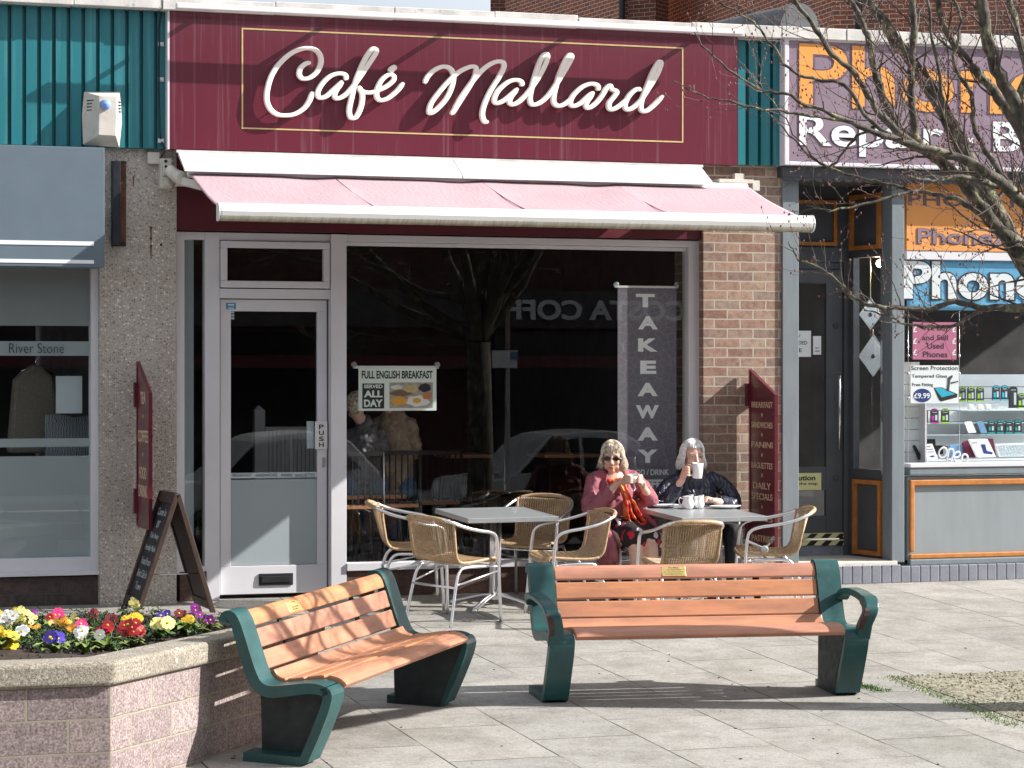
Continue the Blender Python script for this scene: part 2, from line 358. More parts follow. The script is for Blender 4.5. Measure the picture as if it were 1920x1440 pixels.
# awning bar, moss under it
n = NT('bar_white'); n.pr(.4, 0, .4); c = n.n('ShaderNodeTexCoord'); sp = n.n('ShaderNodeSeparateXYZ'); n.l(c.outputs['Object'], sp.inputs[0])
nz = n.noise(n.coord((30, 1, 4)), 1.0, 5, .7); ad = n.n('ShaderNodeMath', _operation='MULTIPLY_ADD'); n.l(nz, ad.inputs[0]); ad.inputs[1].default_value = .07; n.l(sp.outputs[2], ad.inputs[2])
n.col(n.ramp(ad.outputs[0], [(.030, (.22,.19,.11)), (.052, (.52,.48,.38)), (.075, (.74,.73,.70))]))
# exposed aggregate panel
n = NT('pebbledash'); n.pr(.8, 0, .4); v = n.coord()
vo = n.n('ShaderNodeTexVoronoi', Scale=66.0); n.l(v, vo.inputs['Vector']); bw = n.n('ShaderNodeSeparateColor'); n.l(vo.outputs['Color'], bw.inputs[0])
stone = n.ramp(bw.outputs[0], [(.0, (.09,.06,.045)), (.10, (.25,.15,.09)), (.22, (.27,.23,.20)), (.6, (.40,.35,.32)), (.86, (.60,.55,.50)), (1, (.88,.85,.80))])
mk = n.ramp(vo.outputs['Distance'], [(.25, (0,0,0)), (.55, (1,1,1))]); c = n.mix(mk, stone, (.44,.40,.36))
v2 = n.n('ShaderNodeTexVoronoi', Scale=24.0); n.l(v, v2.inputs['Vector']); b2 = n.n('ShaderNodeSeparateColor'); n.l(v2.outputs['Color'], b2.inputs[0])
m2 = n.ramp(v2.outputs['Distance'], [(.16, (1,1,1)), (.20, (0,0,0))]); c = n.mix(n.mix(1.0, m2, n.ramp(b2.outputs[1], [(.74, (0,0,0)), (.77, (1,1,1))]), 'MULTIPLY'), c, n.ramp(b2.outputs[0], [(0, (.06,.04,.03)), (.5, (.28,.14,.07)), (1, (.46,.42,.38))]))
n.col(n.mix(n.ramp(n.noise(v, 2.0, 4), [(.4, (0,0,0)), (.7, (.5,)*3)]), c, n.mix(1.0, c, (.75,.70,.66), 'MULTIPLY')))
n.bump(vo.outputs['Distance'], .6, .006)
# rust stain
n = NT('rust_stain'); n.pr(.85); n.col((.26,.12,.055)); n.b.inputs['Alpha'].default_value = .45
# stone coping of planter with lichen
n = NT('coping_stone'); n.pr(.9, 0, .25); v = n.coord(); g = n.noise(v, 85, 4, .8)
c = n.ramp(g, [(.34, (.10,.085,.065)), (.5, (.29,.255,.205)), (.64, (.44,.40,.34))]); li = n.ramp(n.noise(v, 17, 5, .75), [(.60, (0,0,0)), (.66, (1,1,1))])
c = n.mix(li, c, (.55,.55,.50)); li2 = n.ramp(n.noise(v, 5, 5, .7), [(.5, (0,0,0)), (.7, (.55,)*3)]); c = n.mix(li2, c, (.17,.15,.12)); n.col(c); n.bump(g, .8, .008)
# paving
n = NT('paving'); n.pr(.85, 0, .3); v = n.coord((1,1,1)); 
c0 = n.n('ShaderNodeTexCoord'); sp = n.n('ShaderNodeSeparateXYZ'); n.l(c0.outputs['Object'], sp.inputs[0]); cb = n.n('ShaderNodeCombineXYZ'); n.l(sp.outputs[1], cb.inputs[0]); n.l(sp.outputs[0], cb.inputs[1])
b = n.n('ShaderNodeTexBrick', Scale=1.0, _offset=.5); b.inputs['Brick Width'].default_value = .92; b.inputs['Row Height'].default_value = .615; b.inputs['Mortar Size'].default_value = .006; b.inputs['Mortar Smooth'].default_value = .3
b.inputs['Color1'].default_value = (0,0,0,1); b.inputs['Color2'].default_value = (1,1,1,1); b.inputs['Mortar'].default_value = (.5,.5,.5,1); n.l(cb.outputs[0], b.inputs['Vector'])
slab = n.ramp(b.outputs['Color'], [(0, (.385,.368,.34)), (.5, (.425,.405,.375)), (1, (.34,.328,.305))])
g = n.noise(v, 85, 5, .85); c = n.mix(n.ramp(g, [(.36, (.95,)*3), (.60, (0,0,0))]), slab, n.mix(1.0, slab, (.56,.56,.55), 'MULTIPLY'))
st = n.ramp(n.noise(v, 3.2, 7, .72), [(.42, (0,0,0)), (.66, (.85,)*3)]); c = n.mix(st, c, n.mix(1.0, c, (.64,.63,.60), 'MULTIPLY'))
g3 = n.noise(v, 34, 4, .8); c = n.mix(n.ramp(g3, [(.36, (.55,)*3), (.52, (0,0,0))]), c, n.mix(1.0, c, (.62,.61,.58), 'MULTIPLY')); sp2 = n.ramp(n.noise(v, 46, 2, .5), [(.70, (0,0,0)), (.73, (1,1,1))]); c = n.mix(sp2, c, (.10,.09,.085))
jn = n.ramp(n.noise(v, 2.1, 3), [(.35, (.30,.27,.23)), (.52, (.055,.05,.045)), (.63, (.05,.055,.03))]); c = n.mix(b.outputs['Fac'], c, jn)
pt = n.ramp(n.noise(v, 1.1, 5, .6), [(.55, (0,0,0)), (.75, (.35,)*3)]); c = n.mix(pt, c, (.17,.16,.115)); n.col(c)
inv = n.n('ShaderNodeMath', _operation='SUBTRACT'); inv.inputs[0].default_value = 1; n.l(b.outputs['Fac'], inv.inputs[1]); ch = n.bump(inv.outputs[0], .5, .006); n.bump(g, .3, .003, ch)
# bench slat timber
n = NT('slat_wood'); n.pr(.42, 0, .4); oi = n.n('ShaderNodeObjectInfo'); v = n.coord((1.2, 22, 22)); nz = n.noise(v, 3, 6, .65)
c = n.mix(n.ramp(nz, [(.1, (0,0,0)), (.9, (1,1,1))]), n.mix(oi.outputs['Random'], (.48,.19,.075), (.41,.18,.115)), n.mix(oi.outputs['Random'], (.58,.26,.11), (.50,.24,.16))); n2 = n.noise(n.coord((1.5,6,6)), 2.5, 6); c = n.mix(n.ramp(n2, [(.42, (0,0,0)), (.7, (.6,)*3)]), c, (.24,.12,.08)); n.col(c); n.bump(nz, .15, .003)
# wicker
n = NT('wicker'); n.pr(.5, 0, .4); nz = n.noise(n.coord(), 60, 3); n.col(n.ramp(nz, [(.3, (.30,.19,.10)), (.7, (.52,.37,.22))])); n.bump(nz, .3, .002)
# skirt flowers and scarf
n = NT('floral'); n.pr(.8); v = n.coord(); vo = n.n('ShaderNodeTexVoronoi', Scale=16.0); n.l(v, vo.inputs['Vector']); s = n.n('ShaderNodeSeparateColor'); n.l(vo.outputs['Color'], s.inputs[0])
dn = n.n('ShaderNodeMath', _operation='ADD'); n.l(vo.outputs['Distance'], dn.inputs[0]); nn = n.n('ShaderNodeMath', _operation='MULTIPLY'); n.l(n.noise(v, 60, 3), nn.inputs[0]); nn.inputs[1].default_value = .5; n.l(nn.outputs[0], dn.inputs[1])
fl = n.ramp(dn.outputs[0], [(.62, (1,1,1)), (.68, (0,0,0))]); pc = n.ramp(s.outputs[0], [(0, (.5,.01,.03)), (.45, (.5,.01,.03)), (.5, (.62,.50,.56)), (.78, (.62,.50,.56)), (.8, (.012,.01,.012))]); n.col(n.mix(fl, (.012,.01,.013), pc))
n = NT('scarf'); n.pr(.6); v = n.coord((1,1,.4)); n.col(n.ramp(n.noise(v, 26, 4, .6), [(.30, (.25,.01,.01)), (.42, (.60,.03,.02)), (.52, (.75,.12,.03)), (.6, (.8,.35,.06)), (.7, (.7,.10,.08))])); n.bump(n.noise(n.coord((1,1,.3)), 60, 3), .6, .01)
n = NT('quilted'); n.pr(.38, 0, .6); v = n.coord(); nz = n.noise(v, 5, 3); wv = n.n('ShaderNodeTexWave', Scale=9.0, Distortion=9.0, Detail=1.0, _bands_direction='X'); n.l(v, wv.inputs['Vector']); n.col(n.mix(nz, (.012,.016,.035), (.025,.032,.06))); n.bump(n.ramp(wv.outputs['Fac'], [(0, (0,0,0)), (.16, (1,1,1))]), .9, .012)
n = NT('zebra'); n.pr(.7); wv = n.n('ShaderNodeTexWave', Scale=28.0, Distortion=6.0, Detail=1.5); n.l(n.coord(), wv.inputs['Vector']); n.col(n.ramp(wv.outputs['Fac'], [(.45, (.03,.04,.05)), (.55, (.34,.38,.42))]))
n = NT('banner_grey'); n.pr(.6); wv = n.n('ShaderNodeTexVoronoi', Scale=17.0, _feature='DISTANCE_TO_EDGE'); n.l(n.coord(), wv.inputs['Vector']); n.col(n.ramp(wv.outputs[0], [(.0, (.22,.20,.24)), (.02, (.22,.20,.24)), (.05, (.155,.14,.17))]))
M = MATS
# ---------------------------------------------------------------- the row of shops
def X(px, y=0.0, py=700): return W(px, py, y).x
def Z(px, py, y=0.0): return W(px, py, y).z
class PL:                                   # a vertical plane; w is measured out of it towards the street
    def __init__(s, p, q=None):
        s.p = Vector(p); s.t = (Vector(q)-Vector(p)).normalized() if q else Vector((1,0,0)); s.n = Vector((s.t.y, -s.t.x, 0))
    def at(s, px, py):
        r = ray(px, py); k = (s.p-CAM).dot(s.n)/r.dot(s.n); h = CAM+r*k; return ((h-s.p).dot(s.t), h.z)
    def pt(s, u, z, w=0): v = s.p+s.t*u+s.n*w; return Vector((v.x, v.y, z))
    def rect(s, a, b, c, d):
        return s.at(a, (b+d)/2)[0], s.at(c, (b+d)/2)[0], s.at((a+c)/2, d)[1], s.at((a+c)/2, b)[1]
    def wbox(s, mb, u0, u1, z0, z1, w0, w1):
        mb.add([s.pt(u0,z0,w1), s.pt(u1,z0,w1), s.pt(u1,z0,w0), s.pt(u0,z0,w0), s.pt(u0,z1,w1), s.pt(u1,z1,w1), s.pt(u1,z1,w0), s.pt(u0,z1,w0)],
               [(0,3,2,1),(4,5,6,7),(0,1,5,4),(1,2,6,5),(2,3,7,6),(3,0,4,7)]); return s
    def box(s, mb, a, b, c, d, w0, w1): s.wbox(mb, *s.rect(a, b, c, d), w0, w1); return s
    def frame(s, mb, a, b, c, d, t, w0, w1, tz=None):
        u0, u1, z0, z1 = s.rect(a, b, c, d); k = t; kz = tz or t
        s.wbox(mb, u0, u1, z1-kz, z1, w0, w1); s.wbox(mb, u0, u1, z0, z0+kz, w0, w1); s.wbox(mb, u0, u0+k, z0+kz, z1-kz, w0, w1); s.wbox(mb, u1-k, u1, z0+kz, z1-kz, w0, w1)
    def text(s, mb, t, a, b, c, d, w=.002, off=0, th=.0015):
        u0, u1, z0, z1 = s.rect(a, b, c, d)
        text(mb, t, lambda u, v, ww: s.pt(u0+(u1-u0)*u, z0+(z1-z0)*v, w+ww), off, th)
    def poly(s, mb, pts, w0, w1):
        q = [s.at(*p) for p in pts]; mb.prism(q, w0, w1, lambda u, v, w: s.pt(u, v, w))
Y0 = PL((0, 0, 0))
def PY(y): return PL((0, y, 0))
def simple(name, mat, parent, *boxes, bevel=0, **kw):
    m = MB()
    for b in boxes: m.box(*b)
    return m.build(name, mat, parent, bevel=bevel, **kw)
ZT = 4.40
# ---- cafe building
cafe = thing('cafe_building', 'cafe between a pebble faced pillar and a buff brick pier, grey framed window', 'building', (0, 0, 0))
simple('pillar', M['pebbledash'], cafe, (X(187,-.1), X(331,-.1), -.1, .2, -.2, 3.42))
simple('brick_pier', M['buff_brick'], cafe, (X(1319,-.1), X(1467,-.1), -.1, .5, -.2, 3.42))
mb = MB(); mb.box(X(337), X(387), -.01, .3, -.2, Z(360,1072)); mb.build('brick_plinth', M['plinth_brick_brown'], cafe)
mb = MB(); mb.box(X(648), X(1313), -.02, .2, -.2, Z(900,1062)); o = mb.build('stall_riser', M['plinth_brick_brown'], cafe)
p = PY(-.06); mb = MB(); mb.box(X(331,-.06), X(1316,-.06), -.06, .12, Z(822,440,-.06), 3.42); mb.build('header_panel', M['maroon_panel'], cafe)
# cladding
def ribs(mb, x0, x1, z0, z1, y=-.12):
    x = x1; prof = []
    while x > x0:
        prof += [(x, y-.045), (x-.074, y-.045), (x-.080, y), (x-.101, y)]; x -= .107
    prof = [(max(a, x0), b) for a, b in prof]; vs = []
    for a, b in prof: vs += [(a, b, z0), (a, b, z1)]
    mb.add(vs, [(2*i, 2*i+1, 2*i+3, 2*i+2) for i in range(len(prof)-1)])
    for a, b in prof[1::4]: mb.box(a-.006, a-.001, y-.052, y-.044, z0, z1)
mb = MB(); ribs(mb, -9, X(315,-.16), Z(160,275,-.16), ZT+.12); mb.box(-9, X(315,-.16), -.115, .3, Z(160,275,-.16), ZT+.1); mb.build('ribbed_cladding', M['teal'], cafe, fix=False)
mb = MB(); ribs(mb, X(1384,-.16), X(1466,-.16), Z(1425,310,-.16), Z(1425,76,-.16)); mb.box(X(1384,-.16), X(1466,-.16), -.115, .3, 3.42, ZT-.02); mb.build('ribbed_cladding', M['teal'], cafe, fix=False)
mb = MB(); zc = Z(860,35,-.29); zc2 = Z(860,23,-.2)
xs = -9.0
while xs < 10.2:
    ln = random.uniform(.55, 1.1); mb.box(xs+.003, min(xs+ln, 10.3)-.003, -.29+random.uniform(-.006,.006), .25, zc-.03+random.uniform(-.004,.004), zc2+random.uniform(-.012,.012)); xs += ln
mb.box(-9, X(1384,-.2), -.1, .2, 4.3, zc-.035); mb.box(X(1384,-.2), X(1468,-.2), -.2, .2, Z(1425,75,-.2), zc-.035)
mb.build('roof_coping', M['coping'], cafe, bevel=.006)
simple('roof_slab', M['roof_lead'], cafe, (-9, 10.3, .26, 7.5, 4.28, 4.5))
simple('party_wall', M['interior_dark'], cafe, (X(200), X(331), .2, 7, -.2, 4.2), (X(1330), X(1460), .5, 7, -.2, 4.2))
# frames
FM = M['white_metal']
mb = MB()
zt = Z(822,443); 
mb.box(X(331), X(346), 0, .09, Z(340,1075), zt); mb.box(X(384), X(412), 0, .09, -.1, zt); mb.box(X(346), X(384), .002, .09, Z(365,449), zt); mb.box(X(346), X(384), .002, .09, Z(365,1075), Z(365,1062))
mb.box(X(412), X(619), .004, .09, Z(515,452), zt); mb.box(X(412), X(619), -.002, .09, Z(515,560), Z(515,542))
mb.box(X(619), X(648), -.03, .14, -.1, zt)
mb.build('door_frame', FM, cafe, bevel=.003)
mb = MB(); zh = Z(960,458); zs = Z(960,1048)
mb.box(X(648), X(1290), -.01, .09, zh, zt); mb.box(X(648), X(1290), -.045, .09, Z(960,1062), zs); mb.box(X(1290), X(1313), -.012, .12, Z(960,1062), zt)
mb.box(X(648), X(1290), .03, .1, zh-.03, zh-.002)
o = mb.build('window_frame', FM, cafe, bevel=.003)
Y0.box(mb := MB(), 649, 468, 1289, 1047, -.066, -.060); pane = mb.build('window_pane', M['glass'], cafe)
Y0.box(mb := MB(), 346, 449, 384, 1062, -.066, -.060); mb.build('sidelight_pane', M['glass'], cafe)
mb = MB(); Y0.box(mb, 346, 449, 368, 1062, -.10, -.095); mb.build('blind', M['frosted'], cafe)
# fanlight
mb = MB(); Y0.frame(mb, 413, 453, 618, 540, .052, -.03, .018); mb.build('fanlight_frame', FM, cafe, bevel=.006)
mb = MB(); Y0.box(mb, 424, 466, 606, 528, -.012, -.006); mb.build('fanlight_pane', M['glass'], cafe)
# interior
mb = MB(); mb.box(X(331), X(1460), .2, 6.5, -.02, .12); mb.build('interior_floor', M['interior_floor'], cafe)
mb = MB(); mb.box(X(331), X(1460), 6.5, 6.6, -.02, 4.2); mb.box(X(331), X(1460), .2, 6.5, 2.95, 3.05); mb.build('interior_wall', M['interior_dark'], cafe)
# ---- door
PD = PY(.05); door = thing('cafe_door', 'grey aluminium cafe door with frosted lower glass, letter slot and push plate', 'door', (X(512,.05), .05, .04))
mb = MB(); u0, u1, z0, z1 = PD.rect(413, 562, 613, 1113); g0, g1, gz0, gz1 = PD.rect(433, 584, 595, 1060)
PD.wbox(mb, u0, u1, gz1, z1, -.045, 0); PD.wbox(mb, u0, u1, z0, gz0, -.045, 0); PD.wbox(mb, u0, g0, gz0, gz1, -.045, 0); PD.wbox(mb, g1, u1, gz0, gz1, -.045, 0)
leaf = mb.build('leaf', FM, door, bevel=.004)
mb = MB(); PD.wbox(mb, g0, g1, gz0, gz1, -.024, -.018); mb.build('glass_pane', M['glass'], door)
mb = MB(); PD.box(mb, 434, 899, 595, 1059, -.017, -.016); mb.build('frosted_film', M['frosted'], door)
mb = MB(); PD.box(mb, 434, 886, 595, 896, -.017, -.015); mb.build('lettered_strip', M['pale_ink'], door)
mb = MB()
for t, a, c in (('BREAKFAST', 437, 473), ('SANDWICHES', 480, 521), ('PANINI', 528, 548), ('BAGUETTES', 555, 591)): PD.text(mb, t, a, 888, c, 894, -.014, 0, .0008)
mb.build('lettering', M['ink'], door)
mb = MB(); PD.box(mb, 485, 1075, 549, 1097, 0, .012); PD.box(mb, 489, 1080, 545, 1092, .012, .02); mb.build('letter_slot', M['black'], door, bevel=.003)
mb = MB(); PD.box(mb, 590, 790, 613, 842, .001, .016); pp = mb.build('push_plate', M['white_plastic'], door, bevel=.002)
mb = MB()
for i, ch in enumerate('PUSH'): PD.text(mb, ch, 597, 796+i*11.2, 606, 804.5+i*11.2, .017, .02)
mb.build('lettering', M['ink'], pp)
mb = MB(); PD.box(mb, 577, 790, 590, 841, -.045, -.028); mb.build('plate_reflection', M['pale_ink'], door)  # grey slab standing in for the push plate's reflection in the glass
mb = MB(); PD.box(mb, 604, 858, 610, 876, .001, .004); mb.build('lock_plate', M['steel'], door)
mb = MB(); PD.box(mb, 424, 568, 442, 580, .001, .003); st = mb.build('sticker', M['blue_sticker'], door)
mb = MB(); PD.box(mb, 427, 570, 439, 571.5, .003, .004); PD.box(mb, 427, 573, 439, 574, .003, .004); PD.box(mb, 427, 577, 439, 578.5, .003, .004); mb.build('print', M['white_ink'], st)
mb = MB(); [PD.box(mb, 431, 584+i*5.5, 440, 587.5+i*5.5, -.016, -.0145) for i in range(3)]; mb.build('decal', M['pale_ink'], door)
# ---- fascia sign
FY = -.25
fs = thing('fascia_sign', 'long maroon shop sign with cream script lettering and thin gold border line', 'shop sign', (X(850, FY), FY, 3.37))
mb = MB(); mb.box(X(318,FY), X(850,FY)-.001, FY, -.1, 3.365, ZT+.02); mb.box(X(850,FY)+.001, X(1383,FY), FY, -.1, 3.365, ZT+.02); bd = mb.build('sign_board', M['fascia'], fs)
mb = MB(); mb.box(X(314,FY), X(318,FY)-.001, FY-.004, -.1, 3.36, ZT+.02); mb.build('edge_trim', M['white_metal'], fs)
mb = MB(); A = W(453,49,FY); B = W(1281,92,FY); Cc = W(453,240,FY); Dd = W(1281,269,FY); bx0, bx1, bz1, bz0 = (A.x+Cc.x)/2, (B.x+Dd.x)/2, (A.z+B.z)/2, (Cc.z+Dd.z)/2; k = .011
mb.box(bx0, bx1, FY-.003, FY-.0005, bz1-k, bz1); mb.box(bx0, bx1, FY-.003, FY-.0005, bz0, bz0+k); mb.box(bx0, bx0+k, FY-.003, FY-.0005, bz0+k, bz1-k); mb.box(bx1-k, bx1, FY-.003, FY-.0005, bz0+k, bz1-k)
mb.build('border_line', M['gold'], fs)
S2 = lambda L: [(300+x/3.4286, y/3.4286) for x, y in L]; S3 = lambda L: [(780+x/3.0968, y/3.0968) for x, y in L]
strokes = [
 S2([(958,408),(925,415),(892,445),(884,483),(905,510),(950,506),(995,470),(1021,420),(1022,372),(1000,335),(955,316),(900,320),(830,350),(760,412),(712,480),(684,560),(675,640),(695,700),(740,738),(800,746),(860,736),(915,700),(950,650),(968,595)]),
 S2([(1185,520),(1180,488),(1140,477),(1080,497),(1030,545),(1002,600),(1015,632),(1055,625),(1105,580),(1150,540),(1165,530)]),
 S2([(1160,535),(1125,580),(1110,620),(1130,638),(1175,618),(1225,565),(1280,490),(1340,402),(1375,345),(1372,322),(1350,322),(1315,370),(1280,440),(1245,530),(1218,640),(1204,710),(1212,755),(1240,762),(1265,730),(1285,670),(1287,605),(1262,572)]),
 S2([(1262,560),(1290,592),(1340,600),(1400,582),(1450,556),(1488,520),(1487,492),(1455,487),(1412,520),(1385,575),(1380,620),(1402,648),(1450,638),(1510,590),(1553,537)]),
 S2([(1466,470),(1480,448),(1505,433)]),
 S3([(38,488),(55,450),(95,412),(145,391),(185,402),(205,440),(198,500),(168,570),(120,628),(78,660),(64,648),(78,600),(125,535),(190,462),(250,415),(310,391),(337,402),(330,445),(298,505),(250,580),(212,640),(192,668)]),
 S3([(196,664),(250,570),(320,470),(390,397),(450,364),(490,366),(497,395),(470,450),(420,530),(384,610),(372,670),(385,708),(408,712)]),
 S3([(602,505),(598,480),(568,469),(520,482),(465,530),(441,580),(455,603),(490,592),(540,552),(578,518)]),
 S3([(575,522),(540,565),(530,598),(552,611),(592,588),(645,530),(700,450),(738,375),(750,330),(737,319),(712,350),(682,430),(657,520),(648,580),(662,611),(702,603),(752,560),(805,485),(855,405),(885,350),(888,328),(873,327),(848,370),(812,460),(788,550),(786,598),(812,619),(850,608),(890,575)]),
 S3([(1043,530),(1040,503),(1005,491),(950,510),(900,556),(881,600),(900,620),(940,604),(985,562),(1018,540)]),
 S3([(1015,545),(982,590),(972,618),(990,631),(1030,603),(1065,560),(1092,515),(1112,502),(1122,522),(1150,536),(1140,558),(1108,600),(1108,632),(1130,639),(1170,615),(1215,575)]),
 S3([(1292,528),(1268,522),(1230,550),(1201,600),(1203,633),(1230,638),(1280,598),(1330,525),(1380,445),(1403,390),(1406,368),(1394,367),(1362,420),(1325,510),(1294,590),(1292,638),(1318,650),(1362,618),(1418,560)]),
]
mb = MB(); ms_ = MB()
for si, st in enumerate(strokes):
    P = spline([Vector((a, b, 0)) for a, b in st], 5); pw = [W(q.x, q.y, FY) for q in P]; n_ = len(pw)
    wd = .036 if si not in (4,) else .046
    L = []
    for i in range(n_):
        t = pw[min(i+1, n_-1)]-pw[max(i-1, 0)]; t.normalize(); nn = Vector((-t.z, 0, t.x)); sl = abs(t.z)
        h = (wd*(.78+.34*sl))/2*(.55 if i in (0, n_-1) else .85 if i in (1, n_-2) else 1)
        yf = FY-.062-.0022*i/n_-.0006*si; L.append((pw[i], nn, h, yf))
    vs = []; 
    for pnt, nn, h, yf in L:
        for kk, yy in ((-1, FY-.034), (-1, yf+.006), (-.72, yf), (.72, yf), (1, yf+.006), (1, FY-.034)): q = pnt+nn*h*kk; vs.append((q.x, yy, q.z))
    fs2 = [(i*6+k2, i*6+(k2+1) % 6, (i+1)*6+(k2+1) % 6, (i+1)*6+k2) for i in range(n_-1) for k2 in range(6)]+[(0,1,2,3,4,5), tuple((n_-1)*6+k2 for k2 in (5,4,3,2,1,0))]
    mb.add(vs, fs2)
    for i in (n_//4, 3*n_//4): ms_.tube([(pw[i].x, FY, pw[i].z), (pw[i].x, FY-.04, pw[i].z)], .006, 6)
lt = mb.build('script_lettering', M['cream'], fs); ms_.build('stand_off', M['steel'], lt)
# ---- trough light over the fascia
tl = thing('trough_light', 'long thin white trough light on short arms over the maroon sign', 'sign light', (X(850,-.47), -.47, 4.4))
a0, a1 = W(330,10,-.47), W(1392,66,-.47); zt_ = (a0.z+a1.z)/2
mb = MB(); mb.box(a0.x, a1.x, -.50, -.44, zt_-.012, zt_+.03); mb.build('trough', M['white_plastic'], tl, bevel=.006)
for px in (395, 640, 868, 1093, 1322):
    xx = X(px,-.3); mb = MB(); mb.box(xx-.022, xx+.022, -.44, -.2, zt_+.012, zt_+.028); mb.box(xx-.03, xx+.03, -.28, -.26, zt_+.028, zt_+.09); mb.build('arm', M['white_plastic'], tl)
# ---- awning
aw = thing('awning', 'faded pink canvas awning with fat white front bar over the cafe window', 'awning', (X(850,-.4), -.25, 3.0))
TL, TR = W(415,393,-1.5), W(1530,423,-1.5); RL, RR = W(347,324,-.42), W(1398,352,-.42)
xa0, xa1 = (TL.x+RL.x)/2, (TR.x+RR.x)/2; zr = (RL.z+RR.z)/2; zb = (TL.z+TR.z)/2
mb = MB(); NU, NV = 160, 18
seams = (.0, .245, .50, .745, 1.0)
for j in range(NV+1):
    v = j/NV
    for i in range(NU+1):
        u = i/NU; x = xa0+.01+(xa1-xa0-.02)*u; sag = -.022*math.sin(math.pi*v)
        for q in seams[1:4]:
            dx = u-q-.015*v; sag += .005*math.exp(-(dx/.006)**2)*math.sin(math.pi*min(1, v*1.0)) + .012*math.exp(-((dx+.03)/.05)**2)*math.sin(5*v+30*dx)*(1-v)
        sag += .006*math.sin(17*u+5*v)*math.sin(3.1*v)
        mb.v.append((x, -.42-(1.06)*v, zr+(zb+.03-zr)*v+sag))
for j in range(NV):
    for i in range(NU): a = j*(NU+1)+i; mb.f.append([a, a+1, a+NU+2, a+NU+1]); mb.m.append(0); mb.sm.append(True)
cv = mb.build('canvas', M['canvas'], aw); md = cv.modifiers.new('s', 'SOLIDIFY'); md.thickness = .002
mb = MB()
for q in seams[1:4]:
    x = xa0+(xa1-xa0)*(q+.0); mb.tube([(x+.07*v*.0+ (xa1-xa0)*.015*v, -.42-1.06*v, zr+(zb+.03-zr)*v-.022*math.sin(math.pi*v)+.005*math.sin(math.pi*v)+.002) for v in [k/12 for k in range(13)]], .0035, 4)
mb.build('seam', M['pink_card'], cv)
prof = [(.0,.062),(.035,.055),(.058,.03),(.066,0),(.058,-.03),(.04,-.055),(.0,-.066),(-.03,-.06),(-.03,.05)]
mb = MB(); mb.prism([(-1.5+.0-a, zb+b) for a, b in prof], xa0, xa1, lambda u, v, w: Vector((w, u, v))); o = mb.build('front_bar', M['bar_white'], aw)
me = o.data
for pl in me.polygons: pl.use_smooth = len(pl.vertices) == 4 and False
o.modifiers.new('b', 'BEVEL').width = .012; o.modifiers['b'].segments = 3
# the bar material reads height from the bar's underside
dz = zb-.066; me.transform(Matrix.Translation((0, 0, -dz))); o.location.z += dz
mb = MB(); mb.prism([(-1.42-a*1.02, zb+b*1.05) for a, b in prof], xa0-.012, xa0-.001, lambda u, v, w: Vector((w, u-.08, v))); mb.prism([(-1.42-a*1.02, zb+b*1.05) for a, b in prof], xa1+.001, xa1+.014, lambda u, v, w: Vector((w, u-.08, v))); mb.build('end_cap', M['white_plastic'], aw, bevel=.004)
# hood over the roller, in two lengths
hz0, hz1 = Z(822,332,-.5), Z(822,300,-.27); hx0, hx1 = X(334,-.27), X(1315,-.27)
for xa, xb in ((hx0, X(850,-.27)-.004), (X(850,-.27)+.004, hx1)):
    mb = MB(); mb.prism([(-.255, hz1), (-.275, hz1), (-.50, hz0+.016), (-.505, hz0-.006), (-.49, hz0-.006), (-.485, hz0+.006), (-.255, hz1-.02)], xa, xb, lambda u, v, w: Vector((w, u, v))); mb.build('roller_hood', M['white_plastic'], aw, bevel=.003)
mb = MB(); mb.box(hx0-.01, hx1+.02, -.262, -.24, hz1+.002, hz1+.022); mb.build('hood_rail', M['coping'], aw)
mb = MB(); mb.tube([(hx0+.04, -.40, zr-.0), (xa1-.03, -.40, zr-.0)], .034, 12); mb.build('roller', M['white_plastic'], aw)
# left end bracket with motor, right bracket
mb = MB(); PB = PY(-.2); PB.box(mb, 301, 297, 322, 352, -.1, 0); PB.box(mb, 305, 305, 318, 330, 0, .02); PB.box(mb, 306, 332, 316, 348, 0, .03)
mb.tube([W(315,318,-.26), W(332,330,-.3)], .045, 10); mb.tube([W(330,330,-.28), W(342,334,-.38)], .05, 10); mb.build('end_bracket', M['white_dirty'], aw, bevel=.003)
mb = MB(); PB.box(mb, 309, 318, 315, 326, .03, .04); mb.ball(W(311,302,-.22), .012); mb.ball(W(311,312,-.22), .010); mb.build('bolt', M['black'], aw)
mb = MB(); mb.obox((W(330,332,-.3)+W(382,345,-.6))/2+Vector((0,0,-.02)), (W(382,345,-.6)-W(330,332,-.3))/2, (0,.03,0), (0,0,.03)); mb.box(X(331,-.3), X(378,-.3), -.3, -.24, Z(355,349,-.3), Z(355,345,-.3)); mb.build('folding_arm', M['white_dirty'], aw, bevel=.004)
mb = MB(); mb.box(X(1342,-.35), X(1406,-.35), -.42, -.1, Z(1375,342,-.35)-.01, Z(1375,342,-.35)+.02); mb.box(X(1392,-.2), X(1405,-.2), -.4, -.1, Z(1398,352,-.3)-.03, Z(1398,340,-.3)); PY(-.12).box(mb, 1374, 326, 1392, 338, -.02, .04); mb.build('end_bracket', M['white_dirty'], aw, bevel=.003)
# arms under the canvas
for q, sg in ((.06, 1), (.93, -1)):
    x = xa0+(xa1-xa0)*q; mb = MB(); mb.tube([(x, -.3, zr-.12), (x+sg*.75, -.85, (zr+zb)/2-.1), (x+sg*.05, -1.43, zb)], .022, 8); mb.build('folding_arm', M['white_plastic'], aw)
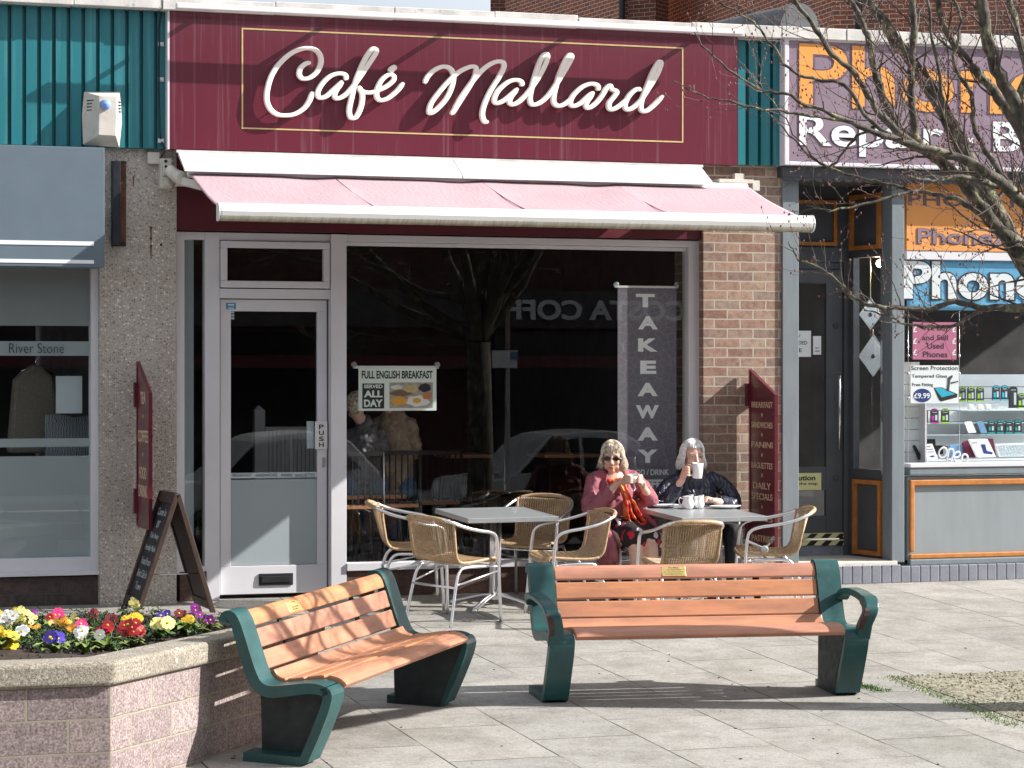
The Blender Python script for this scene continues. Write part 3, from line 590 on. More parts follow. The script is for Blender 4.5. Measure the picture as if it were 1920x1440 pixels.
# ---- small things on the facade
AL = PY(-.17); al = thing('alarm_box', 'weathered off white alarm box with round blue lamp on the teal cladding', 'alarm box', W(192,270,-.17))
mb = MB(); c4 = [(157,172),(226,172),(229,230),(224,277),(155,272),(153,215)]; q0 = [AL.at(*p) for p in c4]; q1 = [AL.at(*p) for p in [(180,183),(213,183),(213,220),(212,258),(179,256),(180,220)]]
vs = [AL.pt(u, v, 0) for u, v in q0]+[AL.pt(u, v, .13) for u, v in q1]; mb.add(vs, [(6,7,8,9,10,11)]+[(i, (i+1) % 6, 6+(i+1) % 6, 6+i) for i in range(6)]+[(5,4,3,2,1,0)]); mb.build('casing', M['white_dirty'], al, bevel=.004)
mb = MB(); b0 = W(198,196,-.31); mb.lathe(b0, [(.0,0.03),(.02,.028),(.036,.012),(.040,-.005),(.040,-.04)], 16, Matrix.Rotation(R(90), 3, 'X')); mb.build('lamp', M['strobe_blue'], al)
mb = MB()
for k in range(4):
    mb.obox(AL.pt(*AL.at(168, 190+k*6), .062), (.022,-.024,0), (.006,.004,0), (0,0,.004)); mb.obox(AL.pt(*AL.at(221, 193+k*6), .06), (.012,.022,0), (.006,-.004,0), (0,0,.004))
mb.build('vent_slot', M['black'], al)
jb = MB(); PY(-.1).box(jb, 275, 286, 298, 308, 0, .045); jb.build('junction_box', M['white_dirty'], None, bevel=.006, label='small square white junction box at the top of the pebble faced pillar', cat='junction box')
cb = thing('black_cable', 'thin black cable clipped beside the maroon sign edge', 'cable', W(305,140,-.2))
mb = MB(); pts = [(313,0),(303,18),(299,50),(299,85),(298,150),(299,200),(300,250),(302,263),(309,278),(306,290),(300,297)]; mb.tube([W(a, b, -.185) for a, b in pts], .006, 6); mb.build('wire', M['black'], cb)
for py in (83, 149, 264): mb = MB(); PY(-.17).box(mb, 296, py-4, 307, py+4, 0, .008); PY(-.17).box(mb, 299.5, py-2, 303.5, py+2, .008, .026); mb.build('clip', M['white_plastic'], cb)
lb = thing('iron_bracket', 'tall narrow rusty black iron housing on the pebble faced pillar', 'bracket', W(222,460,-.1))
mb = MB(); PY(-.1).box(mb, 208, 302, 236, 462, 0, .012); PY(-.1).box(mb, 208, 304, 222, 460, .012, .09); mb.build('channel', M['dark_iron'], lb, bevel=.003)
mb = MB(); PY(-.1).box(mb, 223, 306, 235, 455, .012, .03); mb.build('back_plate', K('rusty_iron', (.10,.035,.025), .7, .2, .5, 8, .5, 40, dirt=(5, .6, (.30,.30,.33))), lb)
mb = MB()
for a, b in ((283,427),(283,447),(283,461),(302,459)): mb.ball(W(a, b, -.1), (.010,.004,.010))
mb.build('fixing_hole', M['black'], cafe); mb = MB()
for a, b, c in ((283,428,456),(283,462,486),(250,330,350)): PY(-.1).poly(mb, [(a-2,b),(a+2,b),(a+1,c),(a-1,c)], .0005, .001)
mb.build('rust_stain', M['rust_stain'], cafe)
# ---- left shop
ls = thing('clothes_shop', 'clothes shop with frosted bands on its window and dark brick base below', 'building', (-5, 0, 0))
mb = MB(); mb.box(-9, X(191,-.02), -.02, .3, -.3, Z(95,1082,-.02)); mb.build('stall_riser', M['plinth_brick'], ls)
mb = MB(); mb.box(-9, X(190,-.08), -.08, .1, Z(95,1080,-.08), Z(95,1073,-.08)); mb.box(-9, X(171,-.02), -.025, .1, Z(95,1072,-.02), Z(95,1046,-.02)); mb.box(X(171,-.02), X(186,-.02), -.03, .1, Z(180,1072,-.02), 3.4); mb.build('window_frame', FM, ls, bevel=.003)
LG = PY(.03); mb = MB(); mb.box(-9, X(171,.03), .03, .036, Z(95,1046,.03), 3.4); mb.build('window_pane', M['glass'], ls)
zz = lambda py: Z(95, py, .04)
for nm, t0, t1 in (('frosted_band', 480, 611), ('frosted_band', 640, 667), ('frosted_band', 822, 838), ('frosted_band', 855, 1045)):
    mb = MB(); mb.box(-9, X(170,.04), .040, .0405, zz(t1), zz(t0)); mb.build(nm, M['frosted_dark' if t0 == 480 else 'frosted'], ls)
mb = MB(); LG.text(mb, 'River Stone', 17, 643.5, 120, 662, .002, -.012); mb.build('lettering', M['ink'], ls)
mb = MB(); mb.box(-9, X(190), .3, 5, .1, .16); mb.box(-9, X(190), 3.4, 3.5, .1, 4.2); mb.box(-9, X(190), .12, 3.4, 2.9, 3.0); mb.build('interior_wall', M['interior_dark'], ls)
cn = thing('shop_canopy', 'boxy grey shop canopy with two white pinstripes at the bottom', 'canopy', (X(100,-.4), -.4, 2.55))
CY = PY(-.4); cx = X(196,-.4); mb = MB(); mb.box(-9, cx, -.4, -.1, Z(98,500,-.4), Z(98,274,-.4)); mb.build('box', M['canopy_grey'], cn, bevel=.004)
mb = MB(); CY.box(mb, -900, 444, 176, 452, .001, .004); CY.box(mb, -900, 480, 176, 487, .001, .004); mb.build('pinstripe', M['white_ink'], cn)
# things in the left window
co = thing('hanging_coat', 'grey wool coat on a hanger inside the frosted banded window', 'coat', W(70,850,.6))
PC = PY(.55); mb = MB(); PC.poly(mb, [(66,682),(74,686),(100,705),(108,760),(110,850),(16,850),(22,780),(28,712),(46,694)], -.16, 0); mb.build('cloth', M['wool'], co, bevel=.03)
mb = MB(); mb.tube([W(66,684,.6), W(68,674,.6), W(74,670,.6), W(76,664,.6)], .006, 6); mb.tube([W(40,696,.6), W(68,684,.6), W(100,702,.6)], .008, 6); mb.build('hanger', M['steel'], co)
mb = MB(); PY(.4).poly(mb, [(86,778),(110,776),(140,783),(172,778),(175,900),(84,900)], -.04, 0); mb.build('striped_garment', M['zebra'], None, label='navy and white zebra striped garment inside the clothes shop window', cat='garment')
mb = MB(); mb.lathe(W(143,1042,.25), [(0,0),(.10,0),(.11,.06),(.105,.2),(.08,.28),(.035,.32),(.03,.36),(.045,.38)], 20); mb.build('red_vase', M['red_glaze'], None, label='tall red vase standing behind the frosted lower window', cat='vase')
mb = MB(); PY(.3).box(mb, -10, 1003, 74, 1044, -.3, 0); mb.build('cream_box', M['cream_box'], None, bevel=.01, label='cream box behind the frosted lower window', cat='box')
mb = MB(); PY(.22).box(mb, 105, 705, 154, 775, -.01, 0); mb.build('framed_print', M['pale_ink'], None, label='grey floral print card standing inside the clothes shop window', cat='print card')
# ---- phone shop
PHY = -.12
ph = thing('phone_shop', 'grey timber phone shop front with orange moulded panels and recessed doorway', 'building', (3.5, 0, 0))
mb = MB(); mb.box(X(1467,PHY), X(1498,PHY), PHY, .0, .16, 3.3); mb.build('pilaster', M['grey_paint'], ph, bevel=.006)
mb = MB(); mb.box(X(1672,PHY), X(1696,PHY), PHY, .05, .16, 3.3); mb.build('post', M['grey_paint'], ph, bevel=.006)
RY = .6; PR = PY(RY)
RB = Vector((X(1590,RY), RY, 0)); RA = Vector((X(1653,.12), .12, 0)); PA = PL(RB, RA)
wa, wb = X(1480,RY), RB.x
mb = MB(); mb.box(X(1467,PHY)+.01, X(1498,PHY)-.05, .001, RY, .16, 3.35); PR.box(mb, 1440, 463, 1590, 491, -.1, .02); mb.box(wa-.3, wb, RY, RY+.06, 2.75, 3.5)
mb.box(X(1581,RY), wb, RY-.02, RY+.08, .16, 2.75); mb.build('door_surround', M['grey_paint_dark'], ph, bevel=.004)
mb = MB(); mb.box(wa-.3, 4.2, -.1, RY+.1, 3.28, 3.34); mb.build('recess_ceiling', M['interior_mid'], ph)
mb = MB(); PR.frame(mb, 1440, 375, 1567, 460, .03, .0, .03); mb.build('orange_moulding', M['orange_mould'], ph)
for a, b, c, d in ((1597, 364, 1653, 468), (1603, 900, 1655, 1040)):
    mb = MB(); PA.frame(mb, a, b, c, d, .035, .0, .03); mb.build('orange_moulding', M['orange_mould'], ph)
La = (RA-RB).length
mb = MB(); PA.wbox(mb, 0, La, Z(1630,482,.3), 3.3, -.05, 0); PA.wbox(mb, 0, La, .16, Z(1630,880,.3), -.05, 0); u0, u1, z0, z1 = PA.rect(1602, 492, 1650, 875); PA.wbox(mb, 0, u0, z0-.03, z1+.05, -.05, .01); PA.wbox(mb, u1+.02, La, z0-.03, z1+.05, -.05, .01)
mb.build('side_panel', M['grey_paint_dark'], ph)
mb = MB(); PA.wbox(mb, u0, u1+.02, z0, z1, -.04, -.035); mb.build('side_pane', M['clear_glass'], ph)
mb = MB(); mb.box(X(1467,PHY), X(1682,PHY), PHY-.01, RY+.1, Z(1620,1062,PHY), Z(1620,1053,PHY)); mb.build('step', M['white_dirty'], ph, bevel=.008)
zst = Z(1620,1053,PHY)
# glazed tile plinth
mb = MB(); x = X(1467,PHY-.01); zt1, zt0 = Z(1740,1060,PHY), -.25
while x < 8: mb.box(x+.003, x+.086, PHY-.012, PHY+.05, -.008, zt1 if x > X(1682,PHY) else zst-.03); x += .0885
mb.build('tile_plinth', M['tile_grey'], ph, bevel=.007)
mb = MB(); mb.box(X(1467,PHY), 8, PHY-.004, .3, -.3, zt1-.01); mb.build('plinth_core', M['coping'], ph)
wx0 = X(1696, 0)
mb = MB(); mb.box(wx0, 8, -.05, .2, zt1, Z(1800,893,-.05)); mb.build('base_panel', M['panel_grey'], ph)
mb = MB(); mb.box(wx0, 8, -.10, .0, zt1-.001, Z(1800,1046,-.05)); mb.box(wx0, 8, -.09, .1, Z(1800,890,-.09), Z(1800,876,-.09)); mb.build('rail', M['grey_paint'], ph, bevel=.008)
mb = MB(); mb.box(wx0, 8, -.10, .1, Z(1800,876,-.09)+.001, Z(1800,868,-.09)); mb.box(wx0, 8, -.035, .1, Z(1800,488,-.03), Z(1800,471,-.03)); mb.build('sill', M['white_metal'], ph, bevel=.005)
mb = MB(); BP = PY(-.05); BP.box(mb, 1704, 897, 2080, 908, 0, .03); BP.box(mb, 1704, 1034, 2080, 1043, 0, .03); BP.box(mb, 1704, 908, 1712, 1034, 0, .03); mb.build('orange_moulding', M['orange_mould'], ph, bevel=.008)
mb = MB(); mb.box(wx0, 8, -.02, -.014, Z(1800,868), Z(1800,488)); mb.build('window_pane', M['clear_glass'], ph)
mb = MB(); mb.box(wx0, 8, -.04, .1, Z(1800,471,-.03)+.001, 3.3); ob = mb.build('orange_board', M['orange_board'], ph)
OBP = PY(-.04); mb = MB(); OBP.text(mb, 'PHONE REP', 1703, 366, 1975, 388, .002, .01); OBP.text(mb, 'Phonezoo', 1719, 430, 1945, 460, .002, .03); mb.build('lettering', M['mauve_ink'], ob)
mb = MB(); OBP.text(mb, 'Phonezoo', 1720, 431, 1944, 459, .005, .012); mb.build('lettering_fill', M['mauve_sign'], ob)
# cornice with scalloped lead
mb = MB(); x = X(1467,-.2); zc0, zc1 = Z(1700,338,-.2), Z(1700,318,-.2)
mb.box(x, 8, -.2, .0, zc0, zc1)
while x < 8:
    mb.prism([(x+.045+.045*math.cos(q), zc0+.0-.03*abs(math.sin(q))) for q in [math.pi*k/8 for k in range(9)]], -.202, -.185, lambda u, v, w: Vector((u, w, v))); x += .09
mb.build('lead_cornice', M['lead'], ph, bevel=.004)
mb = MB(); mb.box(X(1467), 8, .62, .8, 3.3, 4.3); mb.box(X(1440,.7), X(1467,.7)-.02, .5, .7, 0, 4.3); mb.build('upper_wall', M['interior_mid'], ph)
mb = MB(); mb.box(X(1380,1.6), 8, 4.5, 4.6, .1, 4); mb.box(X(1440,.7), 8, .72, 4.5, .08, .14); mb.build('interior_wall', M['interior_dark'], ph)
# phone shop sign
sg = thing('phone_shop_sign', 'mauve shop sign with big orange and white lettering behind the bare branches', 'shop sign', (X(1700,-.25), -.25, 3.3))
sz0, sz1 = Z(1700,316,-.25), Z(1700,74,-.25); sx0 = X(1470,-.25)
mb = MB(); mb.box(sx0+.04, 8, -.25, -.0, sz0+.03, sz1-.05); mb.build('sign_face', M['mauve_sign'], sg)
mb = MB(); mb.box(sx0, sx0+.04, -.26, 0, sz0, sz1); mb.box(sx0+.04, 8, -.26, 0, sz1-.05, sz1); mb.box(sx0+.04, 8, -.26, 0, sz0, sz0+.03); mb.build('surround', M['white_metal'], sg, bevel=.005)
SP = PY(-.25); mb = MB(); SP.text(mb, 'Phone', 1496, 90, 1975, 212, .002, .032); SP.text(mb, 'Repair - Buy', 1496, 222, 2010, 300, .002, .032); mb.build('dark_letter_outline', M['mauve_ink'], sg)  # slightly larger dark letters form the printed outline
mb = MB(); SP.text(mb, 'Phone', 1498, 92, 1973, 210, .005, .015); mb.build('orange_lettering', M['orange_ink'], sg)
mb = MB(); SP.text(mb, 'Repair - Buy', 1498, 224, 2008, 298, .005, .015); mb.build('white_lettering', M['white_ink'], sg)
# shop door
dr = thing('phone_shop_door', 'dark grey recessed shop door with tall steel pull bar', 'door', (X(1530,RY), RY, .2))
dz0 = Z(1540,1000,RY); 
mb = MB(); PR.box(mb, 1440, 505, 1580, 531, -.04, 0); PR.box(mb, 1549, 531, 1580, 1000, -.04, 0); PR.box(mb, 1440, 876, 1549, 920, -.04, 0); PR.box(mb, 1440, 968, 1549, 1000, -.04, 0); PR.box(mb, 1440, 491, 1590, 504, -.06, -.005); mb.build('leaf', M['grey_paint_dark'], dr, bevel=.004)
mb = MB(); PR.box(mb, 1440, 531, 1549, 876, -.025, -.02); PR.box(mb, 1440, 920, 1549, 968, -.025, -.02); mb.build('glass_pane', M['clear_glass'], dr)
mb = MB(); mb.tube([W(1574,702,RY-.08), W(1574,843,RY-.08)], .013, 10); mb.tube([W(1574,730,RY-.08), W(1574,730,RY)], .008, 6); mb.tube([W(1574,815,RY-.08), W(1574,815,RY)], .008, 6); mb.build('handle', M['steel'], dr)
for py in (611, 896): mb = MB(); mb.lathe(W(1567,py,RY-.006), [(0,.008),(.02,.006),(.024,0),(.024,-.01)], 14, Matrix.Rotation(R(90), 3, 'X')); mb.build('lock', M['lead'], dr)
mb = MB(); PR.box(mb, 1440, 1000, 1582, 1009, -.02, .01); PR.box(mb, 1440, 1013, 1582, 1023, -.02, .01); tp = mb.build('hazard_tape', M['paper_yellow'], dr)
mb = MB()
for k in range(5):
    for t0, t1 in ((1000.3,1008.7),(1013.3,1022.7)):
        a = 1484+k*27; PR.poly(mb, [(a+9,t0),(min(a+22,1582),t0),(min(a+13,1582),t1),(a,t1)], .0105, .012)
mb.build('stripe', M['black'], tp)
mb = MB(); PR.box(mb, 1440, 1024, 1582, 1048, -.03, 0); mb.build('kick_tiles', M['tile_grey'], dr)
def notice(name, mat, a, b, c, d, pl, w, texts, label, cat, ink='ink', th=.004):
    t = thing(name, label, cat, pl.pt(*pl.at((a+c)/2, d), w)); mb = MB(); pl.box(mb, a, b, c, d, w, w+th); mb.build('card', M[mat], t)
    mb = MB()
    for tx in texts: pl.text(mb, tx[0], tx[1], tx[2], tx[3], tx[4], w+th+.0005, tx[5] if len(tx) > 5 else .01, .0008)
    if texts: mb.build('lettering', M[ink], t)
    return t
notice('caution_sign', 'paper_yellow', 1470, 887, 1539, 919, PR, .004, [('Caution', 1478, 891, 1528, 901, .03), ('Mind the step', 1474, 904, 1532, 911, .015)], 'pale yellow caution mind the step sign on the dark grey door', 'sign')
notice('door_notice', 'paper_white', 1470, 620, 1522, 669, PR, -.018, [('NOW', 1478, 627, 1502, 633), ('BOARDED', 1474, 639, 1515, 646), ('LINE', 1480, 653, 1505, 660)], 'white paper notice behind the glass of the recessed door', 'notice')
notice('contactless_notice', 'paper_white', 1526, 630, 1541, 665, PR, -.018, [('PAY', 1530, 651, 1537, 654), ('HERE', 1529, 657, 1538, 660)], 'small narrow white card beside the larger notice on the recessed door', 'notice')
# ---- posters and banner of the cafe window (hung just inside the pane)
WI = PY(.085)
fb = notice('breakfast_poster', 'paper_green', 672, 690, 818, 770, WI, 0, [('FULL ENGLISH BREAKFAST', 678, 695, 811, 710, .03)], 'pale green full English breakfast poster hung in the cafe window', 'poster')
mb = MB(); WI.box(mb, 679, 719, 720, 766, .0045, .0055); pn = mb.build('black_box', M['ink'], fb)
mb = MB(); WI.text(mb, 'SERVED', 682, 721, 717, 728, .006, .03); WI.text(mb, 'ALL', 682, 732, 717, 745, .006, .04); WI.text(mb, 'DAY', 682, 749, 717, 763, .006, .04); mb.build('lettering', M['paper_green'], pn)
mb = MB(); WI.box(mb, 730, 717, 811, 765, .0045, .0055); pic = mb.build('food_picture', K('plate_grey', (.40,.34,.30), .5, 0, .3, 30), fb)
def blob(a, b, rx, ry, mat, nm, w):
    mb = MB(); u, z = WI.at(a, b); sx = rx/240; sz = ry/240; mb.prism([(u+sx*math.cos(k*.35)*(1+.12*math.sin(k*1.7+a)), z+sz*math.sin(k*.35)*(1+.1*math.cos(k*2.1+b))) for k in range(18)], w, w+.0012, lambda uu, v, ww: WI.pt(uu, v, ww)); mb.build(nm, M[mat], pic)
blob(783, 752, 23, 10, 'egg_white', 'egg', .0056); blob(781, 751, 8, 5, 'yolk', 'yolk', .007); blob(752, 737, 22, 6, 'sausage', 'sausage', .0058); blob(748, 752, 16, 8, 'yolk', 'tomato', .0059)
blob(796, 727, 12, 8, 'ink', 'mushroom', .0061); blob(770, 729, 14, 7, 'gold', 'hash_brown', .0062); blob(800, 742, 9, 7, 'bean', 'beans', .0063); blob(743, 726, 12, 4, 'egg_white', 'toast', .0064)
mb = MB(); WI.box(mb, 663, 686, 822, 691, -.004, .008); mb.build('hanging_rail', M['white_plastic'], fb)
for px in (664, 820): mb = MB(); mb.lathe(W(px,684,.07), [(0,.006),(.02,.004),(.025,-.002),(0,-.002)], 14, Matrix.Rotation(R(90), 3, 'X')); mb.build('suction_hook', M['plastic_bag'], fb)
bn = thing('takeaway_banner', 'tall dark grey takeaway banner hung at the right end of the cafe window', 'banner', W(1215,1000,.085))
mb = MB(); WI.box(mb, 1158, 538, 1268, 1046, 0, .003); mb.build('cloth', M['banner_grey'], bn)
mb = MB()
for i, ch in enumerate('TAKEAWAY'): WI.text(mb, ch, (1190, 1194, 1194, 1198, 1193, 1190, 1193, 1193)[i]+2, 551+i*41.7, (1226, 1232, 1232, 1229, 1232, 1234, 1232, 1232)[i]+1, 576+i*41.7, .0035, .05)
WI.text(mb, 'FOOD / DRINK', 1177, 880, 1254, 891, .0035, .02); WI.text(mb, 'COFFEE', 1180, 899, 1250, 917, .0035, .045); mb.build('lettering', M['paper_white'], bn)
mb = MB(); WI.box(mb, 1154, 536, 1271, 540, -.003, .006); mb.build('hanging_rail', M['white_plastic'], bn)
for px in (1156, 1269): mb = MB(); mb.lathe(W(px,534,.07), [(0,.006),(.02,.004),(.025,-.002),(0,-.002)], 14, Matrix.Rotation(R(90), 3, 'X')); mb.build('suction_hook', M['plastic_bag'], bn)
# ---- cafe interior: counter partition, bar tables, high chairs
pt_ = thing('boarded_partition', 'white boarded partition with pointed post seen through the door glass', 'partition', (X(540,1.6), 1.6, .12))
IP = PY(1.6); mb = MB(); IP.box(mb, 478, 770, 497, 1000, -.08, .0); u, z = IP.at(487, 764); mb.add([IP.pt(u-.05,z-.03,0), IP.pt(u+.05,z-.03,0), IP.pt(u+.05,z-.03,-.08), IP.pt(u-.05,z-.03,-.08), IP.pt(u,z+.02,-.04)], [(0,1,4),(1,2,4),(2,3,4),(3,0,4),(3,2,1,0)]); mb.build('post', M['white_wood'], pt_)
mb = MB(); IP.box(mb, 497, 800, 640, 807, -.09, .02); mb.build('top_rail', M['white_wood'], pt_)
mb = MB(); [IP.box(mb, 497+k*7.6, 807, 503.6+k*7.6, 1000, -.06, 0) for k in range(19)]; mb.build('boarding', M['white_wood'], pt_)
def bar_table(px, py, y, wpx, lab):
    c = W(px, py, y); t = thing('bar_table', lab, 'table', (c.x, c.y, .12)); w_ = wpx/480; mb = MB(); mb.box(c.x-w_, c.x+w_, c.y-.25, c.y+.25, c.z-.03, c.z); mb.build('table_top', M['wood_light'], t, bevel=.004)
    for sx in (-1, 1):
        for sy in (-1, 1): mb = MB(); mb.tube([(c.x+sx*(w_-.06), c.y+sy*.2, c.z-.03), (c.x+sx*(w_-.04), c.y+sy*.22, .12)], .018, 6); mb.build('leg', M['black'], t)
bar_table(1060, 850, 1.9, 130, 'pale wood bar table inside the cafe behind the seated woman in pink')
bar_table(868, 851, 2.4, 90, 'pale wood bar table inside the cafe at mid window')
bar_table(690, 926, .95, 120, 'low orange wood table beneath the two people inside the cafe')
def stool_chair(px, y, top, lab):
    c = W(px, top, y); t = thing('spindle_chair', lab, 'chair', (c.x, y, .12)); zt2 = c.z; 
    for nm, dx, dy, z0, z1 in (('leg',-.2,.0,.12,zt2),('leg',.2,.0,.12,zt2),('leg',-.2,.36,.12,zt2-.42),('leg',.2,.36,.12,zt2-.42)): mb = MB(); mb.tube([(c.x+dx*1.05, y+dy, z0), (c.x+dx, y+dy, z1)], .014, 6); mb.build(nm, M['black'], t)
    mb = MB(); mb.box(c.x-.21, c.x+.21, y, y+.38, zt2-.45, zt2-.42); mb.build('seat', M['wood_light'], t)
    mb = MB(); mb.box(c.x-.21, c.x+.21, y-.012, y+.012, zt2-.03, zt2+.005); [mb.tube([(c.x+k*.05, y, zt2-.42), (c.x+k*.05, y, zt2-.03)], .006, 4) for k in range(-3, 4)]; mb.build('backrest', M['black'], t)
stool_chair(672, .62, 848, 'black spindle back chair under the person in the black jacket')
stool_chair(742, .66, 846, 'black spindle back chair under the person in the brown jacket')
stool_chair(822, 1.6, 846, 'black spindle back chair in the gloom right of the brown jacket')
# ---- perpendicular menu signs
def menu_sign(px, words, lab, gapdots):
    x = X(px, -.12); t = thing('menu_sign', lab, 'menu sign', (x, -.38, .25)); y0, y1 = -.15, -.62
    def zz(py, y):  # height on the plane x = const
        pt = Vector((x, y, 0)); Yd = (pt-CAM).dot(FW); return CH-(py-HY)*Yd/F
    tp0 = words['top'][0]; tp1 = words['top'][1]; bt = words['bot']
    za, zb2, zc3 = zz(tp0, y0), zz(tp1, y1), zz(bt, y0)
    def fn(u, v, w): return Vector((x+w, u, v))
    poly = [(y0, za), (y1, zb2), (y1, zc3), (y0, zc3)]
    mb = MB(); mb.prism(poly, -.008, .008, fn); mb.build('board', M['maroon_paint'], t)
    mb = MB(); mb.path([(a, b) for a, b in poly], .03, -.014, .014, fn, closed=True); mb.build('frame', M['maroon_paint'], t, bevel=.003)
    for q in (zz(740, -.12), zc3+.18): mb = MB(); mb.box(x-.03, x+.03, -.15, -.1, q-.09, q+.09); mb.build('wall_bracket', M['maroon_paint'], t)
    mb = MB(); md = MB()
    for s, pc, hpx in words['t']:
        yc = (y0+y1)/2; zc_ = zz(pc, yc); hh = hpx/2/250; wv = min(.2, .034*len(s)); 
        text(mb, s, lambda u, v, w, zc_=zc_, hh=hh, wv=wv, yc=yc: Vector((x-.0085-w, yc+wv-2*wv*u, zc_-hh+2*hh*v)), .012, .002)
    for pc in words['dots']: md.obox((x-.0095, (y0+y1)/2, zz(pc, (y0+y1)/2)), (.0012,0,0), (0,.011,.0), (0,0,.013))
    mb.build('lettering', M['gold_text'], t); md.build('dot', M['gold'], t); return t
menu_sign(1405, dict(top=(693,741), bot=1032, t=[('BREAKFAST',759,12),('SANDWICHES',797,12),('PANINI',834,12),('BAGUETTES',873,12),('DAILY',911,13),('SPECIALS',931,13),('PASTIES',972,12),('PASTRIES',1010,13)], dots=(778,815,853,891,950)), 'maroon projecting menu board on the buff brick pier listing breakfast to pastries', None)
menu_sign(258, dict(top=(679,739), bot=985, t=[('TEA',746,22),('COFFEE',818,22),('FOOD',887,22),('DRINK',921,22)], dots=(780,852)), 'maroon projecting menu board on the pebble faced pillar beside the chalkboard', None)
# ---- phone shop window display
DW = PY(.55); dzf = Z(1800, 862, .3)
dsp = thing('display_stand', 'grey slatted display stand with shelves in the phone shop window', 'display stand', (X(1850,.5), .5, dzf-.05))
mb = MB(); mb.box(X(1706,.55), 7.9, .2, .6, dzf-.05, dzf); mb.build('base_shelf', M['slat_wall'], dsp)
mb = MB(); zs_ = [Z(1830, p, .55) for p in (702, 726, 748, 770, 792, 815, 838, 862)]
for a, b in zip(zs_[:-1], zs_[1:]): mb.box(X(1706,.55), 7.9, .56, .6, b+.006, a)
mb.build('slat_board', M['slat_wall'], dsp)
mb = MB(); mb.box(X(1706,.55), 7.9, .575, .61, dzf, zs_[0]); mb.build('backing', M['interior_mid'], dsp)
mb = MB(); mb.box(X(1703,.5), X(1706,.5), .2, .6, dzf-.2, zs_[0]); mb.build('side_panel', M['white_metal'], dsp)
for p in (769, 792, 814): mb = MB(); mb.box(X(1712 if p != 769 else 1800,.5), 7.8, .42, .56, Z(1830,p,.5)-.006, Z(1830,p,.5)); mb.build('shelf', M['pale_ink'], dsp)
mb = MB(); [mb.box(X(1672,.5), X(1703,.5), .3, .32, Z(1690, 700+k*21, .5)+.006, Z(1690, 679+k*21, .5)) for k in range(9)]; mb.build('end_slats', M['slat_wall'], dsp)
def pack(a, b, c, d, tone, lab, y=.42):
    pl = PY(y); t = thing('accessory_pack', lab, 'accessory pack', pl.pt(*pl.at((a+c)/2, d), 0), group='accessory packs in the phone shop window'); cx_ = (a+c)/2
    mb = MB(); pl.poly(mb, [(a,b+5),(a+3,b+1),(cx_,b),(c-3,b+1),(c,b+5),(c,d),(a,d)], -.01, 0); mb.build('card', M['pack_dark'], t)
    mb = MB(); pl.box(mb, a+.3, d-2.5, c-.3, d, 0, .002); pl.box(mb, a+2, b+14, a+(c-a)*.42, d-6, 0, .003); pl.poly(mb, [(a+1,b+5),(a+4,b+1.5),(c-4,b+1.5),(c-1,b+5),(c-3,b+5),(cx_,b+3.2),(a+3,b+5)], 0, .002); mb.build('colour_print', M[tone], t)
    mb = MB(); pl.box(mb, a+(c-a)*.55, b+12, c-3, d-6, 0, .004); pl.box(mb, a+3.5, b+6.5, c-3.5, b+7.8, 0, .002); mb.build('window_print', M['pale_ink'], t)
for i, (tn, l) in enumerate([('pack_lime','first lime edged accessory pack from the white poster, top row'),('pack_lime','second lime edged accessory pack from the white poster, top row'),('pack_lime','third lime edged accessory pack from the white poster, top row')]): pack(1797+i*17, 724, 1811+i*17, 753, tn, l)
for i, l in enumerate(['cyan edged accessory pack hanging nearest the lime ones, top row','cyan edged accessory pack second from the lime ones, top row']): pack(1861+i*16, 722, 1875+i*16, 751, 'pack_cyan', l)
pack(1892, 724, 1908, 765, 'pack_dark', 'plain black accessory pack at the end of the top row'); pack(1908, 737, 1924, 766, 'pack_lime', 'black pack with lime spot overlapping the plain black one')
for i, (tn, l) in enumerate([('pack_cyan','cyan accessory pack leftmost on the middle shelf'),('pack_magenta','magenta accessory pack next to the cyan one, middle shelf'),('pack_magenta','magenta accessory pack next to the green one, middle shelf'),('pack_lime','dark green accessory pack on the middle shelf')]): pack((1709,1725,1745,1765)[i], 766, (1724,1740,1760,1780)[i], 794, tn, l)
for i in range(4): pack(1852+i*16.5, 787, 1866+i*16.5, 813, 'pack_teal', ['first','second','third','fourth'][i]+' teal accessory pack along the lower right shelf')
mb = MB(); PY(.4).poly(mb, [(1808,791),(1822,790),(1831,811),(1816,812)], -.002, 0); mb.build('packet', M['paper_white'], None, label='white packet with orange square leaning on the lower shelf', cat='packet')
mb = MB(); PY(.4).poly(mb, [(1831,790),(1843,790),(1852,812),(1840,813)], -.002, 0); mb.build('packet', M['notice_blue'], None, label='blue striped packet leaning on the lower shelf', cat='packet')
for i, (a, l) in enumerate(((1816,'white plug adapter with grey pins on the upper shelf'),(1833,'round cornered white plug adapter beside the pin plug'),(1848,'double white plug adapter on the upper shelf'),(1862,'clear round plug adapter at the end of the upper shelf'))):
    mb = MB(); PY(.42).box(mb, a, 758, a+10, 768, -.03, 0); mb.build('plug_adapter', M['white_plastic' if i < 3 else 'plastic_bag'], None, bevel=.008, label=l, cat='plug')
